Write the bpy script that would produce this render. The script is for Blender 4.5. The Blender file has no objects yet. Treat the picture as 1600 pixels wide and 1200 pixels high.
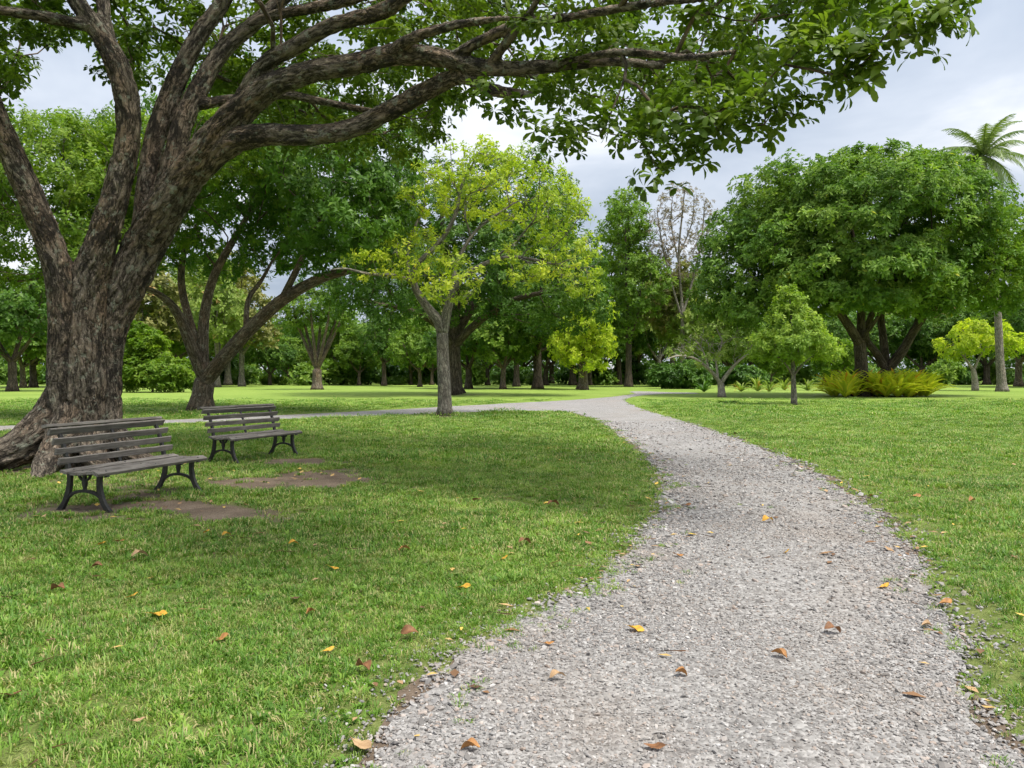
import bpy, math, random
import numpy as np
from mathutils import Vector, Matrix, noise as mnoise, kdtree

R = math.radians
scene = bpy.context.scene
C = scene.collection

# ------------------------------------------------------------------ camera
CAMH, FPX, HOR = 1.45, 1200.0, 587.0          # eye height, focal length and horizon row for a 1600 px wide frame
cam_data = bpy.data.cameras.new('camera')
cam = bpy.data.objects.new('camera', cam_data)
C.objects.link(cam)
cam.location = (0, 0, CAMH)
cam_data.sensor_width = 36.0
cam_data.lens = 36.0 * FPX / 1600.0
cam.rotation_euler = (R(90) - math.atan((600 - HOR) / FPX), 0, 0)
cam_data.clip_end = 3000
scene.camera = cam

# ------------------------------------------------------------------ sky, sun, exposure
SUN_EL, SUN_AZ = R(63), R(128)                # azimuth clockwise from +Y (north)
sun_dir = Vector((math.cos(SUN_EL) * math.sin(SUN_AZ), math.cos(SUN_EL) * math.cos(SUN_AZ), math.sin(SUN_EL)))

def build_world():
    w = bpy.data.worlds.new('World')
    scene.world = w
    w.use_nodes = True
    nt = w.node_tree
    nt.nodes.clear()
    N, L = nt.nodes.new, nt.links.new
    def math_(op, a, b=None, clamp=False):
        n = N('ShaderNodeMath'); n.operation = op; n.use_clamp = clamp
        for i, v in enumerate((a, b)):
            if v is None: continue
            if isinstance(v, (int, float)): n.inputs[i].default_value = v
            else: L(v, n.inputs[i])
        return n.outputs[0]
    out = N('ShaderNodeOutputWorld'); bg = N('ShaderNodeBackground')
    tc = N('ShaderNodeTexCoord'); sep = N('ShaderNodeSeparateXYZ')
    L(tc.outputs['Generated'], sep.inputs[0])
    z = math_('MAXIMUM', sep.outputs['Z'], 0.0)
    zz = math_('ADD', z, 0.16)
    px = math_('DIVIDE', sep.outputs['X'], zz); py = math_('DIVIDE', sep.outputs['Y'], zz)
    comb = N('ShaderNodeCombineXYZ'); L(px, comb.inputs[0]); L(py, comb.inputs[1])
    def nz(scale, detail, rough, off, dist=0.0):
        mp = N('ShaderNodeMapping'); mp.inputs['Location'].default_value = off
        L(comb.outputs[0], mp.inputs[0])
        t = N('ShaderNodeTexNoise'); t.inputs['Scale'].default_value = scale
        t.inputs['Detail'].default_value = detail; t.inputs['Roughness'].default_value = rough
        t.inputs['Distortion'].default_value = dist
        L(mp.outputs[0], t.inputs['Vector']); return t.outputs['Fac']
    n1 = nz(0.55, 6, 0.52, (8.0, 1.0, 0), 0.25)
    n2 = nz(1.7, 5, 0.55, (2.0, 9.0, 0), 0.4)
    f = math_('ADD', math_('MULTIPLY', n1, 0.68), math_('MULTIPLY', n2, 0.32))
    ramp = N('ShaderNodeValToRGB'); L(f, ramp.inputs[0])
    e = ramp.color_ramp.elements
    e[0].position = 0.38; e[0].color = (0.49, 0.57, 0.70, 1)
    e[1].position = 0.60; e[1].color = (1.18, 1.19, 1.20, 1)
    m = e.new(0.49); m.color = (0.73, 0.795, 0.90, 1)
    lum = math_('ADD', math_('MULTIPLY', z, 0.75), 0.62)      # an overcast sky brightens towards the zenith
    mul = N('ShaderNodeMix'); mul.data_type = 'RGBA'; mul.blend_type = 'MULTIPLY'; mul.inputs[0].default_value = 1
    L(ramp.outputs[0], mul.inputs['A']); L(lum, mul.inputs['B'])
    sky = N('ShaderNodeTexSky'); sky.sky_type = 'NISHITA'; sky.sun_disc = False
    sky.sun_elevation = SUN_EL; sky.sun_rotation = SUN_AZ
    sc = N('ShaderNodeMix'); sc.data_type = 'RGBA'; sc.blend_type = 'MULTIPLY'; sc.inputs[0].default_value = 1
    L(sky.outputs[0], sc.inputs['A']); sc.inputs['B'].default_value = (0.1, 0.1, 0.1, 1)
    mx = N('ShaderNodeMix'); mx.data_type = 'RGBA'; mx.inputs[0].default_value = 0.9
    L(sc.outputs['Result'], mx.inputs['A']); L(mul.outputs['Result'], mx.inputs['B'])
    L(mx.outputs['Result'], bg.inputs[0]); bg.inputs[1].default_value = SKY_STRENGTH
    L(bg.outputs[0], out.inputs[0])
SKY_STRENGTH = 0.73
build_world()
sd = bpy.data.lights.new('sun', 'SUN'); sd.energy = 3.7; sd.angle = R(16); sd.color = (1.0, 0.95, 0.86)
sun = bpy.data.objects.new('sun', sd); C.objects.link(sun)
sun.rotation_euler = sun_dir.to_track_quat('Z', 'Y').to_euler()
scene.view_settings.view_transform = 'Standard'
scene.view_settings.look = 'None'
scene.view_settings.exposure = 0.86
scene.view_settings.gamma = 1.0
scene.view_settings.use_curve_mapping = False
scene.cycles.max_bounces = 4
scene.cycles.diffuse_bounces = 3
scene.cycles.glossy_bounces = 1
scene.cycles.transmission_bounces = 3
scene.cycles.use_adaptive_sampling = True
scene.cycles.adaptive_threshold = 0.03
scene.cycles.sample_clamp_indirect = 6
scene.cycles.use_denoising = True

# ------------------------------------------------------------------ helpers
def G(px, py, z=0.0):
    """ground point seen at a pixel of the 1600 x 1200 photograph"""
    Y = (CAMH - z) * FPX / (py - HOR)
    return ((px - 800) / FPX * Y, Y, z)
def P(px, py, Y):
    return ((px - 800) / FPX * Y, Y, CAMH + (HOR - py) / FPX * Y)

def props(o, label=None, cat=None, group=None, kind=None):
    if label: o['label'] = label
    if cat: o['category'] = cat
    if group: o['group'] = group
    if kind: o['kind'] = kind
    return o
def empty(name, loc=(0, 0, 0), rz=0.0):
    o = bpy.data.objects.new(name, None); C.objects.link(o)
    o.location = loc; o.rotation_euler = (0, 0, rz); o.empty_display_size = 0.2
    return o
def link(name, me, mat=None, parent=None, loc=None):
    o = bpy.data.objects.new(name, me); C.objects.link(o)
    if mat and not me.materials: me.materials.append(mat)
    if parent: o.parent = parent
    if loc is not None: o.location = loc
    return o
def fast_mesh(name, verts, tris=None, quads=None, attrs=None, smooth=False):
    verts = np.asarray(verts, np.float32).reshape(-1, 3)
    me = bpy.data.meshes.new(name)
    me.vertices.add(len(verts)); me.vertices.foreach_set('co', verts.ravel())
    parts, starts, off = [], [], 0
    for arr, k in ((tris, 3), (quads, 4)):
        if arr is None or len(arr) == 0: continue
        arr = np.asarray(arr, np.int32).reshape(-1, k)
        parts.append(arr.ravel()); starts.append(off + np.arange(len(arr), dtype=np.int32) * k); off += arr.size
    if parts:
        li = np.concatenate(parts); ls = np.concatenate(starts)
        me.loops.add(len(li)); me.loops.foreach_set('vertex_index', li)
        me.polygons.add(len(ls)); me.polygons.foreach_set('loop_start', ls)
        if smooth: me.polygons.foreach_set('use_smooth', np.ones(len(ls), bool))
    for k, (typ, data) in (attrs or {}).items():
        a = me.attributes.new(k, typ, 'POINT')
        data = np.asarray(data, np.int32 if typ == 'INT' else np.float32)
        a.data.foreach_set('vector' if typ == 'FLOAT_VECTOR' else 'value', data.ravel())
    me.update(calc_edges=True)
    return me
def vnoise(p, scale=1.0, seed=0):
    s = Vector((seed * 13.7, seed * 7.3, seed * 3.1))
    return np.array([mnoise.noise(Vector(q) * scale + s) for q in p])
# cheap vectorised value noise in 2D for masks
def noise2(x, y, seed=0):
    rng = np.random.default_rng(seed); tab = rng.random((256, 256))
    xi, yi = np.floor(x).astype(int), np.floor(y).astype(int); fx, fy = x - xi, y - yi
    fx, fy = fx * fx * (3 - 2 * fx), fy * fy * (3 - 2 * fy)
    a, b = tab[xi % 256, yi % 256], tab[(xi + 1) % 256, yi % 256]
    c, d = tab[xi % 256, (yi + 1) % 256], tab[(xi + 1) % 256, (yi + 1) % 256]
    return (a * (1 - fx) + b * fx) * (1 - fy) + (c * (1 - fx) + d * fx) * fy
def fbm2(x, y, seed=0, oct=3):
    s, a, t = 0, 1.0, 0
    for i in range(oct):
        s = s + a * noise2(x * 2 ** i + 31 * i, y * 2 ** i + 17 * i, seed + i); t += a; a *= 0.5
    return s / t
def frames(d, spin):
    """rotation matrices (N,3,3) that carry +Z onto d, spun about it"""
    d = d / np.maximum(np.linalg.norm(d, axis=1, keepdims=True), 1e-9)
    ref = np.where(np.abs(d[:, 2:3]) < 0.95, np.array([[0, 0, 1.0]]), np.array([[1.0, 0, 0]]))
    x = np.cross(ref, d); x /= np.linalg.norm(x, axis=1, keepdims=True); y = np.cross(d, x)
    c, s = np.cos(spin)[:, None], np.sin(spin)[:, None]
    return np.stack([x * c + y * s, -x * s + y * c, d], axis=2)

# ------------------------------------------------------------------ materials
class NT:
    def __init__(self, name):
        self.m = bpy.data.materials.new(name); self.m.use_nodes = True
        self.t = self.m.node_tree; self.t.nodes.clear()
        self.out = self.t.nodes.new('ShaderNodeOutputMaterial')
    def n(self, typ, **kw):
        nd = self.t.nodes.new(typ)
        for k, v in kw.items():
            if hasattr(nd, k): setattr(nd, k, v)
        return nd
    def l(self, a, b): self.t.links.new(a, b)
    def put(self, sock, v):
        if v is None: return
        if hasattr(v, 'is_output'): self.l(v, sock)
        else: sock.default_value = v if not (isinstance(v, tuple) and len(v) == 3 and sock.type == 'RGBA') else (*v, 1)
    def math(self, op, a, b=None, c=None, clamp=False):
        nd = self.n('ShaderNodeMath', operation=op, use_clamp=clamp)
        for i, v in enumerate((a, b, c)): self.put(nd.inputs[i], v)
        return nd.outputs[0]
    def mix(self, f, a, b, blend='MIX'):
        nd = self.n('ShaderNodeMix', data_type='RGBA', blend_type=blend)
        self.put(nd.inputs[0], f); self.put(nd.inputs['A'], a); self.put(nd.inputs['B'], b)
        return nd.outputs['Result']
    def ramp(self, f, stops, interp='LINEAR'):
        nd = self.n('ShaderNodeValToRGB'); cr = nd.color_ramp; cr.interpolation = interp
        for i, (p, c) in enumerate(stops):
            el = cr.elements[i] if i < 2 else cr.elements.new(p)
            el.position = p; el.color = (*c, 1) if isinstance(c, tuple) else (c, c, c, 1)
        self.put(nd.inputs[0], f); return nd.outputs[0]
    def pos(self): return self.n('ShaderNodeNewGeometry').outputs['Position']
    def attr(self, name, out='Fac', typ='GEOMETRY'):
        nd = self.n('ShaderNodeAttribute'); nd.attribute_name = name; nd.attribute_type = typ
        return nd.outputs[out]
    def mapping(self, v, scale=(1, 1, 1), loc=(0, 0, 0)):
        nd = self.n('ShaderNodeMapping'); nd.inputs['Scale'].default_value = scale; nd.inputs['Location'].default_value = loc
        self.l(v, nd.inputs[0]); return nd.outputs[0]
    def noise(self, v, scale, detail=3, rough=0.55, dist=0.0, out='Fac'):
        nd = self.n('ShaderNodeTexNoise'); nd.inputs['Scale'].default_value = scale; nd.inputs['Detail'].default_value = detail
        nd.inputs['Roughness'].default_value = rough; nd.inputs['Distortion'].default_value = dist
        if v is not None: self.l(v, nd.inputs['Vector'])
        return nd.outputs[out]
    def voro(self, v, scale, feature='F1', out='Distance', rnd=1.0):
        nd = self.n('ShaderNodeTexVoronoi', feature=feature); nd.inputs['Scale'].default_value = scale
        nd.inputs['Randomness'].default_value = rnd
        self.l(v, nd.inputs['Vector']); return nd.outputs[out]
    def bump(self, h, strength, dist, normal=None):
        nd = self.n('ShaderNodeBump'); nd.inputs['Strength'].default_value = strength; nd.inputs['Distance'].default_value = dist
        self.l(h, nd.inputs['Height'])
        if normal is not None: self.l(normal, nd.inputs['Normal'])
        return nd.outputs[0]
    def bsdf(self, color, rough=0.7, spec=0.3, normal=None, metallic=0.0):
        nd = self.n('ShaderNodeBsdfPrincipled'); self.put(nd.inputs['Base Color'], color); self.put(nd.inputs['Roughness'], rough)
        nd.inputs['Specular IOR Level'].default_value = spec; nd.inputs['Metallic'].default_value = metallic
        if normal is not None: self.l(normal, nd.inputs['Normal'])
        return nd.outputs[0]
    def done(self, s): self.l(s, self.out.inputs['Surface']); return self.m

def leaf_material(name, dark, mid, light, transl=0.35, rough=0.42, spec=0.35, accent=None, acc_amount=0.0, vary=0.35, inst=False, scale=0.25):
    t = NT(name)
    r = t.n('ShaderNodeObjectInfo').outputs['Random'] if inst else t.attr('rnd')
    big = t.noise(t.pos(), scale, 2)
    k = t.math('ADD', t.math('MULTIPLY', r, 1 - vary), t.math('MULTIPLY', t.ramp(big, [(0.35, 0.0), (0.65, 1.0)]), vary))
    col = t.ramp(k, [(0.05, dark), (0.95, light), (0.5, mid)])
    if accent:
        f = t.math('GREATER_THAN', r, 1 - acc_amount)
        col = t.mix(f, col, accent)
    s = t.bsdf(col, rough, spec)
    tr = t.n('ShaderNodeBsdfTranslucent')
    t.put(tr.inputs['Color'], t.mix(1.0, col, (1.35, 1.5, 0.65), 'MULTIPLY'))
    mx = t.n('ShaderNodeMixShader'); mx.inputs[0].default_value = transl
    t.l(s, mx.inputs[1]); t.l(tr.outputs[0], mx.inputs[2])
    return t.done(mx.outputs[0])

def bark_material(name, deep, mid, pale, plate=9.0, stretch=0.2, bump=0.9, dist=0.03, lichen=0.0, dark_patch=0.0, warm=0.6):
    """furrowed bark: long fissures from folded noise, flaky plates between them"""
    t = NT(name)
    b = t.attr('bark', 'Vector')
    wob = t.noise(b, 4.0, 2, out='Color')
    bv = t.mix(0.10, b, wob, 'ADD')
    m = t.mapping(bv, (1, 1, stretch))
    f1 = t.noise(m, plate, 4, 0.62, 0.3)
    ridge = t.math('MULTIPLY', t.math('ABSOLUTE', t.math('SUBTRACT', f1, 0.5)), 5.2, clamp=True)
    f2 = t.noise(t.mapping(bv, (1, 1, stretch * 1.6), (3.1, 1.7, 0.4)), plate * 2.3, 4, 0.68, 0.2)
    ridge2 = t.math('MULTIPLY', t.math('ABSOLUTE', t.math('SUBTRACT', f2, 0.5)), 6.0, clamp=True)
    crack = t.math('MULTIPLY', t.math('POWER', ridge, 0.6), t.math('ADD', t.math('MULTIPLY', ridge2, 0.6), 0.4))
    n1 = t.noise(m, plate * 4.5, 3, 0.7)
    n2 = t.noise(t.mapping(b, (1, 1, 0.45)), 2.0, 3, 0.6)
    tone = t.math('ADD', t.math('MULTIPLY', f2, 0.45), t.math('MULTIPLY', n1, 0.55))
    col = t.ramp(tone, [(0.30, mid), (0.66, pale)])
    col = t.mix(t.math('MULTIPLY', t.ramp(n2, [(0.44, 0.0), (0.70, 1.0)]), warm), col, tuple(x * y for x, y in zip(pale, (0.98, 0.66, 0.45))))
    col = t.mix(t.ramp(crack, [(0.05, 0.0), (0.55, 1.0)]), deep, col)
    if lichen:
        ln = t.noise(t.pos(), 6.5, 5, 0.72)
        lf = t.math('MULTIPLY', t.ramp(ln, [(0.57, 0.0), (0.63, 1.0)]), lichen)
        col = t.mix(lf, col, (0.36, 0.38, 0.30))
    if dark_patch:
        dn = t.noise(t.mapping(b, (1, 1, 0.5), (5, 2, 1)), 3.4, 6, 0.76)
        df = t.math('MULTIPLY', t.ramp(dn, [(0.53, 0.0), (0.58, 1.0)]), dark_patch)
        col = t.mix(df, col, (0.030, 0.026, 0.023))
    h = t.math('ADD', t.math('MULTIPLY', crack, 0.8), t.math('MULTIPLY', n1, 0.35))
    return t.done(t.bsdf(col, 0.9, 0.15, t.bump(h, bump, dist)))

M = {}
# lawn ------------------------------------------------------------
def soil_nodes(t, p):
    n1 = t.noise(p, 2.2, 5, 0.65); n2 = t.noise(p, 38, 3, 0.7)
    return t.ramp(t.math('ADD', t.math('MULTIPLY', n1, 0.55), t.math('MULTIPLY', n2, 0.45)),
                  [(0.30, (0.070, 0.052, 0.038)), (0.52, (0.140, 0.106, 0.079)), (0.72, (0.260, 0.210, 0.162))])
def lawn_mat():
    t = NT('lawn'); p = t.pos()
    n1 = t.noise(p, 0.10, 3, 0.6); n2 = t.noise(p, 0.9, 4, 0.6); n3 = t.noise(p, 9.0, 4, 0.7); n4 = t.noise(p, 60, 2, 0.6)
    k = t.math('ADD', t.math('ADD', t.math('MULTIPLY', n1, 0.34), t.math('MULTIPLY', n2, 0.22)),
               t.math('ADD', t.math('MULTIPLY', n3, 0.24), t.math('MULTIPLY', n4, 0.20)))
    g = t.ramp(k, [(0.32, (0.100, 0.164, 0.028)), (0.68, (0.262, 0.326, 0.076)), (0.5, (0.172, 0.250, 0.046))])
    soil = soil_nodes(t, p)
    s = t.attr('soil')
    sn = t.math('ADD', s, t.math('MULTIPLY', t.math('SUBTRACT', t.math('ADD', t.math('MULTIPLY', n3, 0.5), t.math('MULTIPLY', n2, 0.5)), 0.5), 1.6))
    f = t.ramp(sn, [(0.15, 0.0), (0.75, 1.0)])
    near = t.attr('near')                                   # under the modelled blades there is thatch and soil
    nf = t.noise(p, 130, 3, 0.75)
    under = t.ramp(t.math('ADD', t.math('MULTIPLY', n3, 0.4), t.math('MULTIPLY', nf, 0.6)), [(0.34, (0.045, 0.060, 0.018)), (0.66, (0.210, 0.205, 0.095)), (0.5, (0.095, 0.120, 0.032))])
    g = t.mix(near, g, under)
    col = t.mix(f, g, soil)
    h = t.math('ADD', n3, t.math('MULTIPLY', n4, 0.7))
    return t.done(t.bsdf(col, 0.9, 0.1, t.bump(h, 0.7, 0.03)))
M['lawn'] = lawn_mat()
def soil_mat():
    t = NT('soil'); p = t.pos(); n = t.noise(p, 45, 4, 0.7)
    return t.done(t.bsdf(soil_nodes(t, p), 0.95, 0.1, t.bump(n, 0.8, 0.02)))
M['soil'] = soil_mat()
def path_mat():
    t = NT('gravel_path'); p = t.pos()
    v = t.voro(p, 34, 'F1', 'Color'); vd = t.voro(p, 34, 'F1'); v2 = t.voro(p, 75, 'F1', 'Color')
    s1 = t.n('ShaderNodeSeparateColor'); t.l(v, s1.inputs[0]); s2 = t.n('ShaderNodeSeparateColor'); t.l(v2, s2.inputs[0])
    n = t.noise(p, 0.8, 4, 0.6); n2 = t.noise(p, 180, 2)
    k = t.math('ADD', t.math('ADD', t.math('MULTIPLY', s1.outputs[0], 0.38), t.math('MULTIPLY', s2.outputs[1], 0.22)),
               t.math('ADD', t.math('MULTIPLY', n, 0.30), t.math('MULTIPLY', n2, 0.10)))
    col = t.ramp(k, [(0.18, (0.098, 0.091, 0.087)), (0.85, (0.370, 0.358, 0.349)), (0.5, (0.222, 0.212, 0.205))])
    dirt = t.noise(p, 0.45, 4, 0.62)
    col = t.mix(t.math('MULTIPLY', t.ramp(dirt, [(0.50, 0.0), (0.70, 1.0)]), 0.45), col, (0.235, 0.190, 0.155))
    h = t.math('SUBTRACT', 1.0, t.math('MULTIPLY', vd, 1.0))
    return t.done(t.bsdf(col, 0.85, 0.25, t.bump(h, 0.8, 0.015)))
M['path'] = path_mat()
def stone_mat():
    t = NT('gravel_stone'); r = t.n('ShaderNodeObjectInfo').outputs['Random']; p = t.pos()
    col = t.ramp(r, [(0.0, (0.120, 0.113, 0.109)), (1.0, (0.420, 0.408, 0.400)), (0.25, (0.190, 0.181, 0.176)), (0.88, (0.280, 0.269, 0.262))])
    hue = t.math('FRACT', t.math('MULTIPLY', r, 17.31))
    col = t.mix(t.ramp(hue, [(0.75, 0.0), (0.95, 0.45)]), col, (0.38, 0.28, 0.22))
    big = t.noise(p, 0.9, 2)
    col = t.mix(t.math('MULTIPLY', t.ramp(big, [(0.45, 0.0), (0.7, 1.0)]), 0.4), col, (0.26, 0.225, 0.195))
    return t.done(t.bsdf(col, 0.85, 0.2))
M['stone'] = stone_mat()
def grass_mat():
    t = NT('grass_blade'); r = t.n('ShaderNodeObjectInfo').outputs['Random']; p = t.pos()
    n1 = t.noise(p, 0.16, 2, 0.6); n2 = t.noise(p, 1.1, 4, 0.65); n5 = t.noise(p, 3.3, 3, 0.6)
    k = t.math('ADD', t.math('MULTIPLY', r, 0.34), t.math('ADD', t.math('MULTIPLY', n1, 0.25), t.math('MULTIPLY', n2, 0.41)))
    col = t.ramp(k, [(0.24, (0.044, 0.112, 0.016)), (0.80, (0.295, 0.400, 0.072)), (0.52, (0.130, 0.250, 0.033))])
    dry = t.math('MULTIPLY', t.ramp(n5, [(0.52, 0.0), (0.74, 1.0)]), t.math('GREATER_THAN', r, 0.45))
    col = t.mix(t.math('MULTIPLY', dry, 0.62), col, (0.36, 0.31, 0.15))
    d2 = t.math('GREATER_THAN', t.attr('rnd'), 0.88)
    col = t.mix(t.math('MULTIPLY', d2, 0.75), col, (0.46, 0.38, 0.20))
    s = t.bsdf(col, 0.5, 0.25); tr = t.n('ShaderNodeBsdfTranslucent'); t.put(tr.inputs['Color'], t.mix(1.0, col, (1.3, 1.4, 0.7), 'MULTIPLY'))
    mx = t.n('ShaderNodeMixShader'); mx.inputs[0].default_value = 0.3
    t.l(s, mx.inputs[1]); t.l(tr.outputs[0], mx.inputs[2])
    return t.done(mx.outputs[0])
M['grass'] = grass_mat()

# leaves: dark, middle and light tone of each kind
M['almond'] = leaf_material('almond_leaf', (0.044, 0.088, 0.010), (0.092, 0.152, 0.016), (0.185, 0.245, 0.026), 0.38, 0.45, 0.22, (0.36, 0.24, 0.04), 0.012)
M['glossy'] = leaf_material('glossy_leaf', (0.034, 0.086, 0.011), (0.074, 0.158, 0.018), (0.155, 0.255, 0.028), 0.38, 0.42, 0.2)
M['bright'] = leaf_material('bright_leaf', (0.054, 0.112, 0.012), (0.116, 0.202, 0.019), (0.235, 0.315, 0.032), 0.42, 0.48, 0.2)
M['yellowish'] = leaf_material('yellow_green_leaf', (0.140, 0.215, 0.024), (0.285, 0.365, 0.034), (0.500, 0.510, 0.050), 0.42, 0.5, 0.2, (0.60, 0.44, 0.04), 0.05)
M['lemon'] = leaf_material('lemon_leaf', (0.175, 0.265, 0.026), (0.345, 0.430, 0.036), (0.570, 0.580, 0.055), 0.45, 0.5, 0.15)
M['young'] = leaf_material('young_leaf', (0.086, 0.165, 0.022), (0.180, 0.280, 0.036), (0.340, 0.430, 0.058), 0.38, 0.5, 0.18)
M['dome'] = leaf_material('dome_leaf', (0.060, 0.132, 0.024), (0.130, 0.225, 0.037), (0.262, 0.355, 0.052), 0.30, 0.5, 0.14, (0.40, 0.40, 0.05), 0.03)
M['dark'] = leaf_material('dark_leaf', (0.032, 0.078, 0.012), (0.068, 0.142, 0.020), (0.140, 0.225, 0.030), 0.32, 0.5, 0.2)
M['medium'] = leaf_material('medium_leaf', (0.056, 0.118, 0.016), (0.118, 0.205, 0.026), (0.215, 0.305, 0.040), 0.36, 0.5, 0.2)
M['pale'] = leaf_material('pale_leaf', (0.090, 0.150, 0.030), (0.180, 0.250, 0.050), (0.300, 0.360, 0.085), 0.36, 0.55, 0.18, (0.38, 0.25, 0.09), 0.06)
M['olive'] = leaf_material('olive_leaf', (0.095, 0.112, 0.032), (0.185, 0.195, 0.058), (0.300, 0.270, 0.105), 0.32, 0.55, 0.18, (0.38, 0.23, 0.11), 0.10)
M['brown'] = leaf_material('brown_leaf', (0.14, 0.10, 0.072), (0.24, 0.19, 0.145), (0.34, 0.285, 0.23), 0.25, 0.6, 0.15)
M['croton'] = leaf_material('croton_leaf', (0.380, 0.470, 0.035), (0.680, 0.700, 0.070), (0.850, 0.780, 0.100), 0.5, 0.5, 0.15, (0.70, 0.34, 0.05), 0.05, vary=0.15)
M['palm'] = leaf_material('palm_leaf', (0.080, 0.130, 0.040), (0.145, 0.205, 0.065), (0.240, 0.290, 0.110), 0.25, 0.45, 0.3)
M['shrub'] = leaf_material('shrub_leaf', (0.028, 0.075, 0.012), (0.066, 0.145, 0.020), (0.140, 0.240, 0.034), 0.3, 0.45, 0.25)
# bark
M['bark_hero'] = bark_material('almond_bark', (0.034, 0.027, 0.021), (0.200, 0.160, 0.124), (0.520, 0.445, 0.360), 10.0, 0.22, 1.0, 0.09, 0.7, 0.85)
M['bark_brown'] = bark_material('brown_bark', (0.045, 0.035, 0.026), (0.125, 0.098, 0.072), (0.260, 0.215, 0.165), 8.0, 0.2, 0.8, 0.03, 0.4, 0.45)
M['bark_grey'] = bark_material('grey_bark', (0.070, 0.062, 0.052), (0.180, 0.160, 0.135), (0.330, 0.300, 0.258), 8.0, 0.28, 0.6, 0.02, 0.4, 0.3, 0.2)
M['bark_pale'] = bark_material('pale_bark', (0.16, 0.135, 0.115), (0.30, 0.265, 0.232), (0.46, 0.415, 0.37), 8.0, 0.35, 0.4, 0.015, warm=0.2)
M['bark_dark'] = bark_material('dark_bark', (0.030, 0.024, 0.018), (0.080, 0.064, 0.050), (0.165, 0.135, 0.105), 5.0, 0.22, 0.7, 0.03, warm=0.3)
def wood_mat():
    t = NT('weathered_wood'); o = t.n('ShaderNodeTexCoord').outputs['Object']; r = t.n('ShaderNodeObjectInfo').outputs['Random']
    off = t.n('ShaderNodeCombineXYZ'); t.l(t.math('MULTIPLY', r, 37.0), off.inputs[0]); t.l(t.math('MULTIPLY', r, 11.0), off.inputs[2])
    v = t.n('ShaderNodeVectorMath', operation='ADD'); t.l(o, v.inputs[0]); t.l(off.outputs[0], v.inputs[1]); v = v.outputs[0]
    g = t.noise(t.mapping(v, (1, 0.035, 1)), 70, 5, 0.7, 0.4); n = t.noise(v, 5, 4, 0.65); g2 = t.noise(t.mapping(v, (1, 0.06, 1)), 22, 4, 0.6)
    k = t.math('ADD', t.math('MULTIPLY', g, 0.5), t.math('ADD', t.math('MULTIPLY', n, 0.25), t.math('MULTIPLY', g2, 0.25)))
    col = t.ramp(k, [(0.33, (0.044, 0.040, 0.036)), (0.66, (0.290, 0.268, 0.245)), (0.48, (0.138, 0.125, 0.113))])
    col = t.mix(t.math('MULTIPLY', t.math('SUBTRACT', r, 0.5), 0.3), col, (0.1, 0.1, 0.1), 'MIX')
    return t.done(t.bsdf(col, 0.85, 0.2, t.bump(g, 0.6, 0.004)))
M['wood'] = wood_mat()
def iron_mat():
    t = NT('cast_iron'); n = t.noise(t.pos(), 30, 4, 0.7)
    col = t.ramp(n, [(0.35, (0.010, 0.010, 0.011)), (0.75, (0.040, 0.036, 0.033))])
    return t.done(t.bsdf(col, 0.5, 0.4, t.bump(n, 0.25, 0.004)))
M['iron'] = iron_mat()
def dead_leaf_mat(name, a, b, transl=0.15):
    t = NT(name); o = t.n('ShaderNodeTexCoord').outputs['Object']; n = t.noise(o, 22, 4, 0.65); n2 = t.noise(o, 70, 2)
    col = t.ramp(t.math('ADD', t.math('MULTIPLY', n, 0.75), t.math('MULTIPLY', n2, 0.25)), [(0.32, b), (0.6, a)])
    s = t.bsdf(col, 0.6, 0.25); tr = t.n('ShaderNodeBsdfTranslucent'); t.put(tr.inputs['Color'], col)
    mx = t.n('ShaderNodeMixShader'); mx.inputs[0].default_value = transl
    t.l(s, mx.inputs[1]); t.l(tr.outputs[0], mx.inputs[2]); return t.done(mx.outputs[0])
M['leaf_yellow'] = dead_leaf_mat('fallen_yellow', (0.60, 0.36, 0.045), (0.42, 0.19, 0.03))
M['leaf_orange'] = dead_leaf_mat('fallen_orange', (0.42, 0.21, 0.07), (0.22, 0.10, 0.04))
M['leaf_brown'] = dead_leaf_mat('fallen_brown', (0.26, 0.125, 0.055), (0.10, 0.05, 0.028))
M['leaf_tan'] = dead_leaf_mat('fallen_tan', (0.44, 0.30, 0.17), (0.28, 0.17, 0.09))
def litter_mat():
    t = NT('litter'); r = t.attr('rnd')
    col = t.ramp(r, [(0.0, (0.080, 0.045, 0.028)), (1.0, (0.600, 0.400, 0.070)), (0.4, (0.20, 0.11, 0.055)), (0.7, (0.36, 0.24, 0.13))])
    return t.done(t.bsdf(col, 0.7, 0.2))
M['litter'] = litter_mat()

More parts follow.
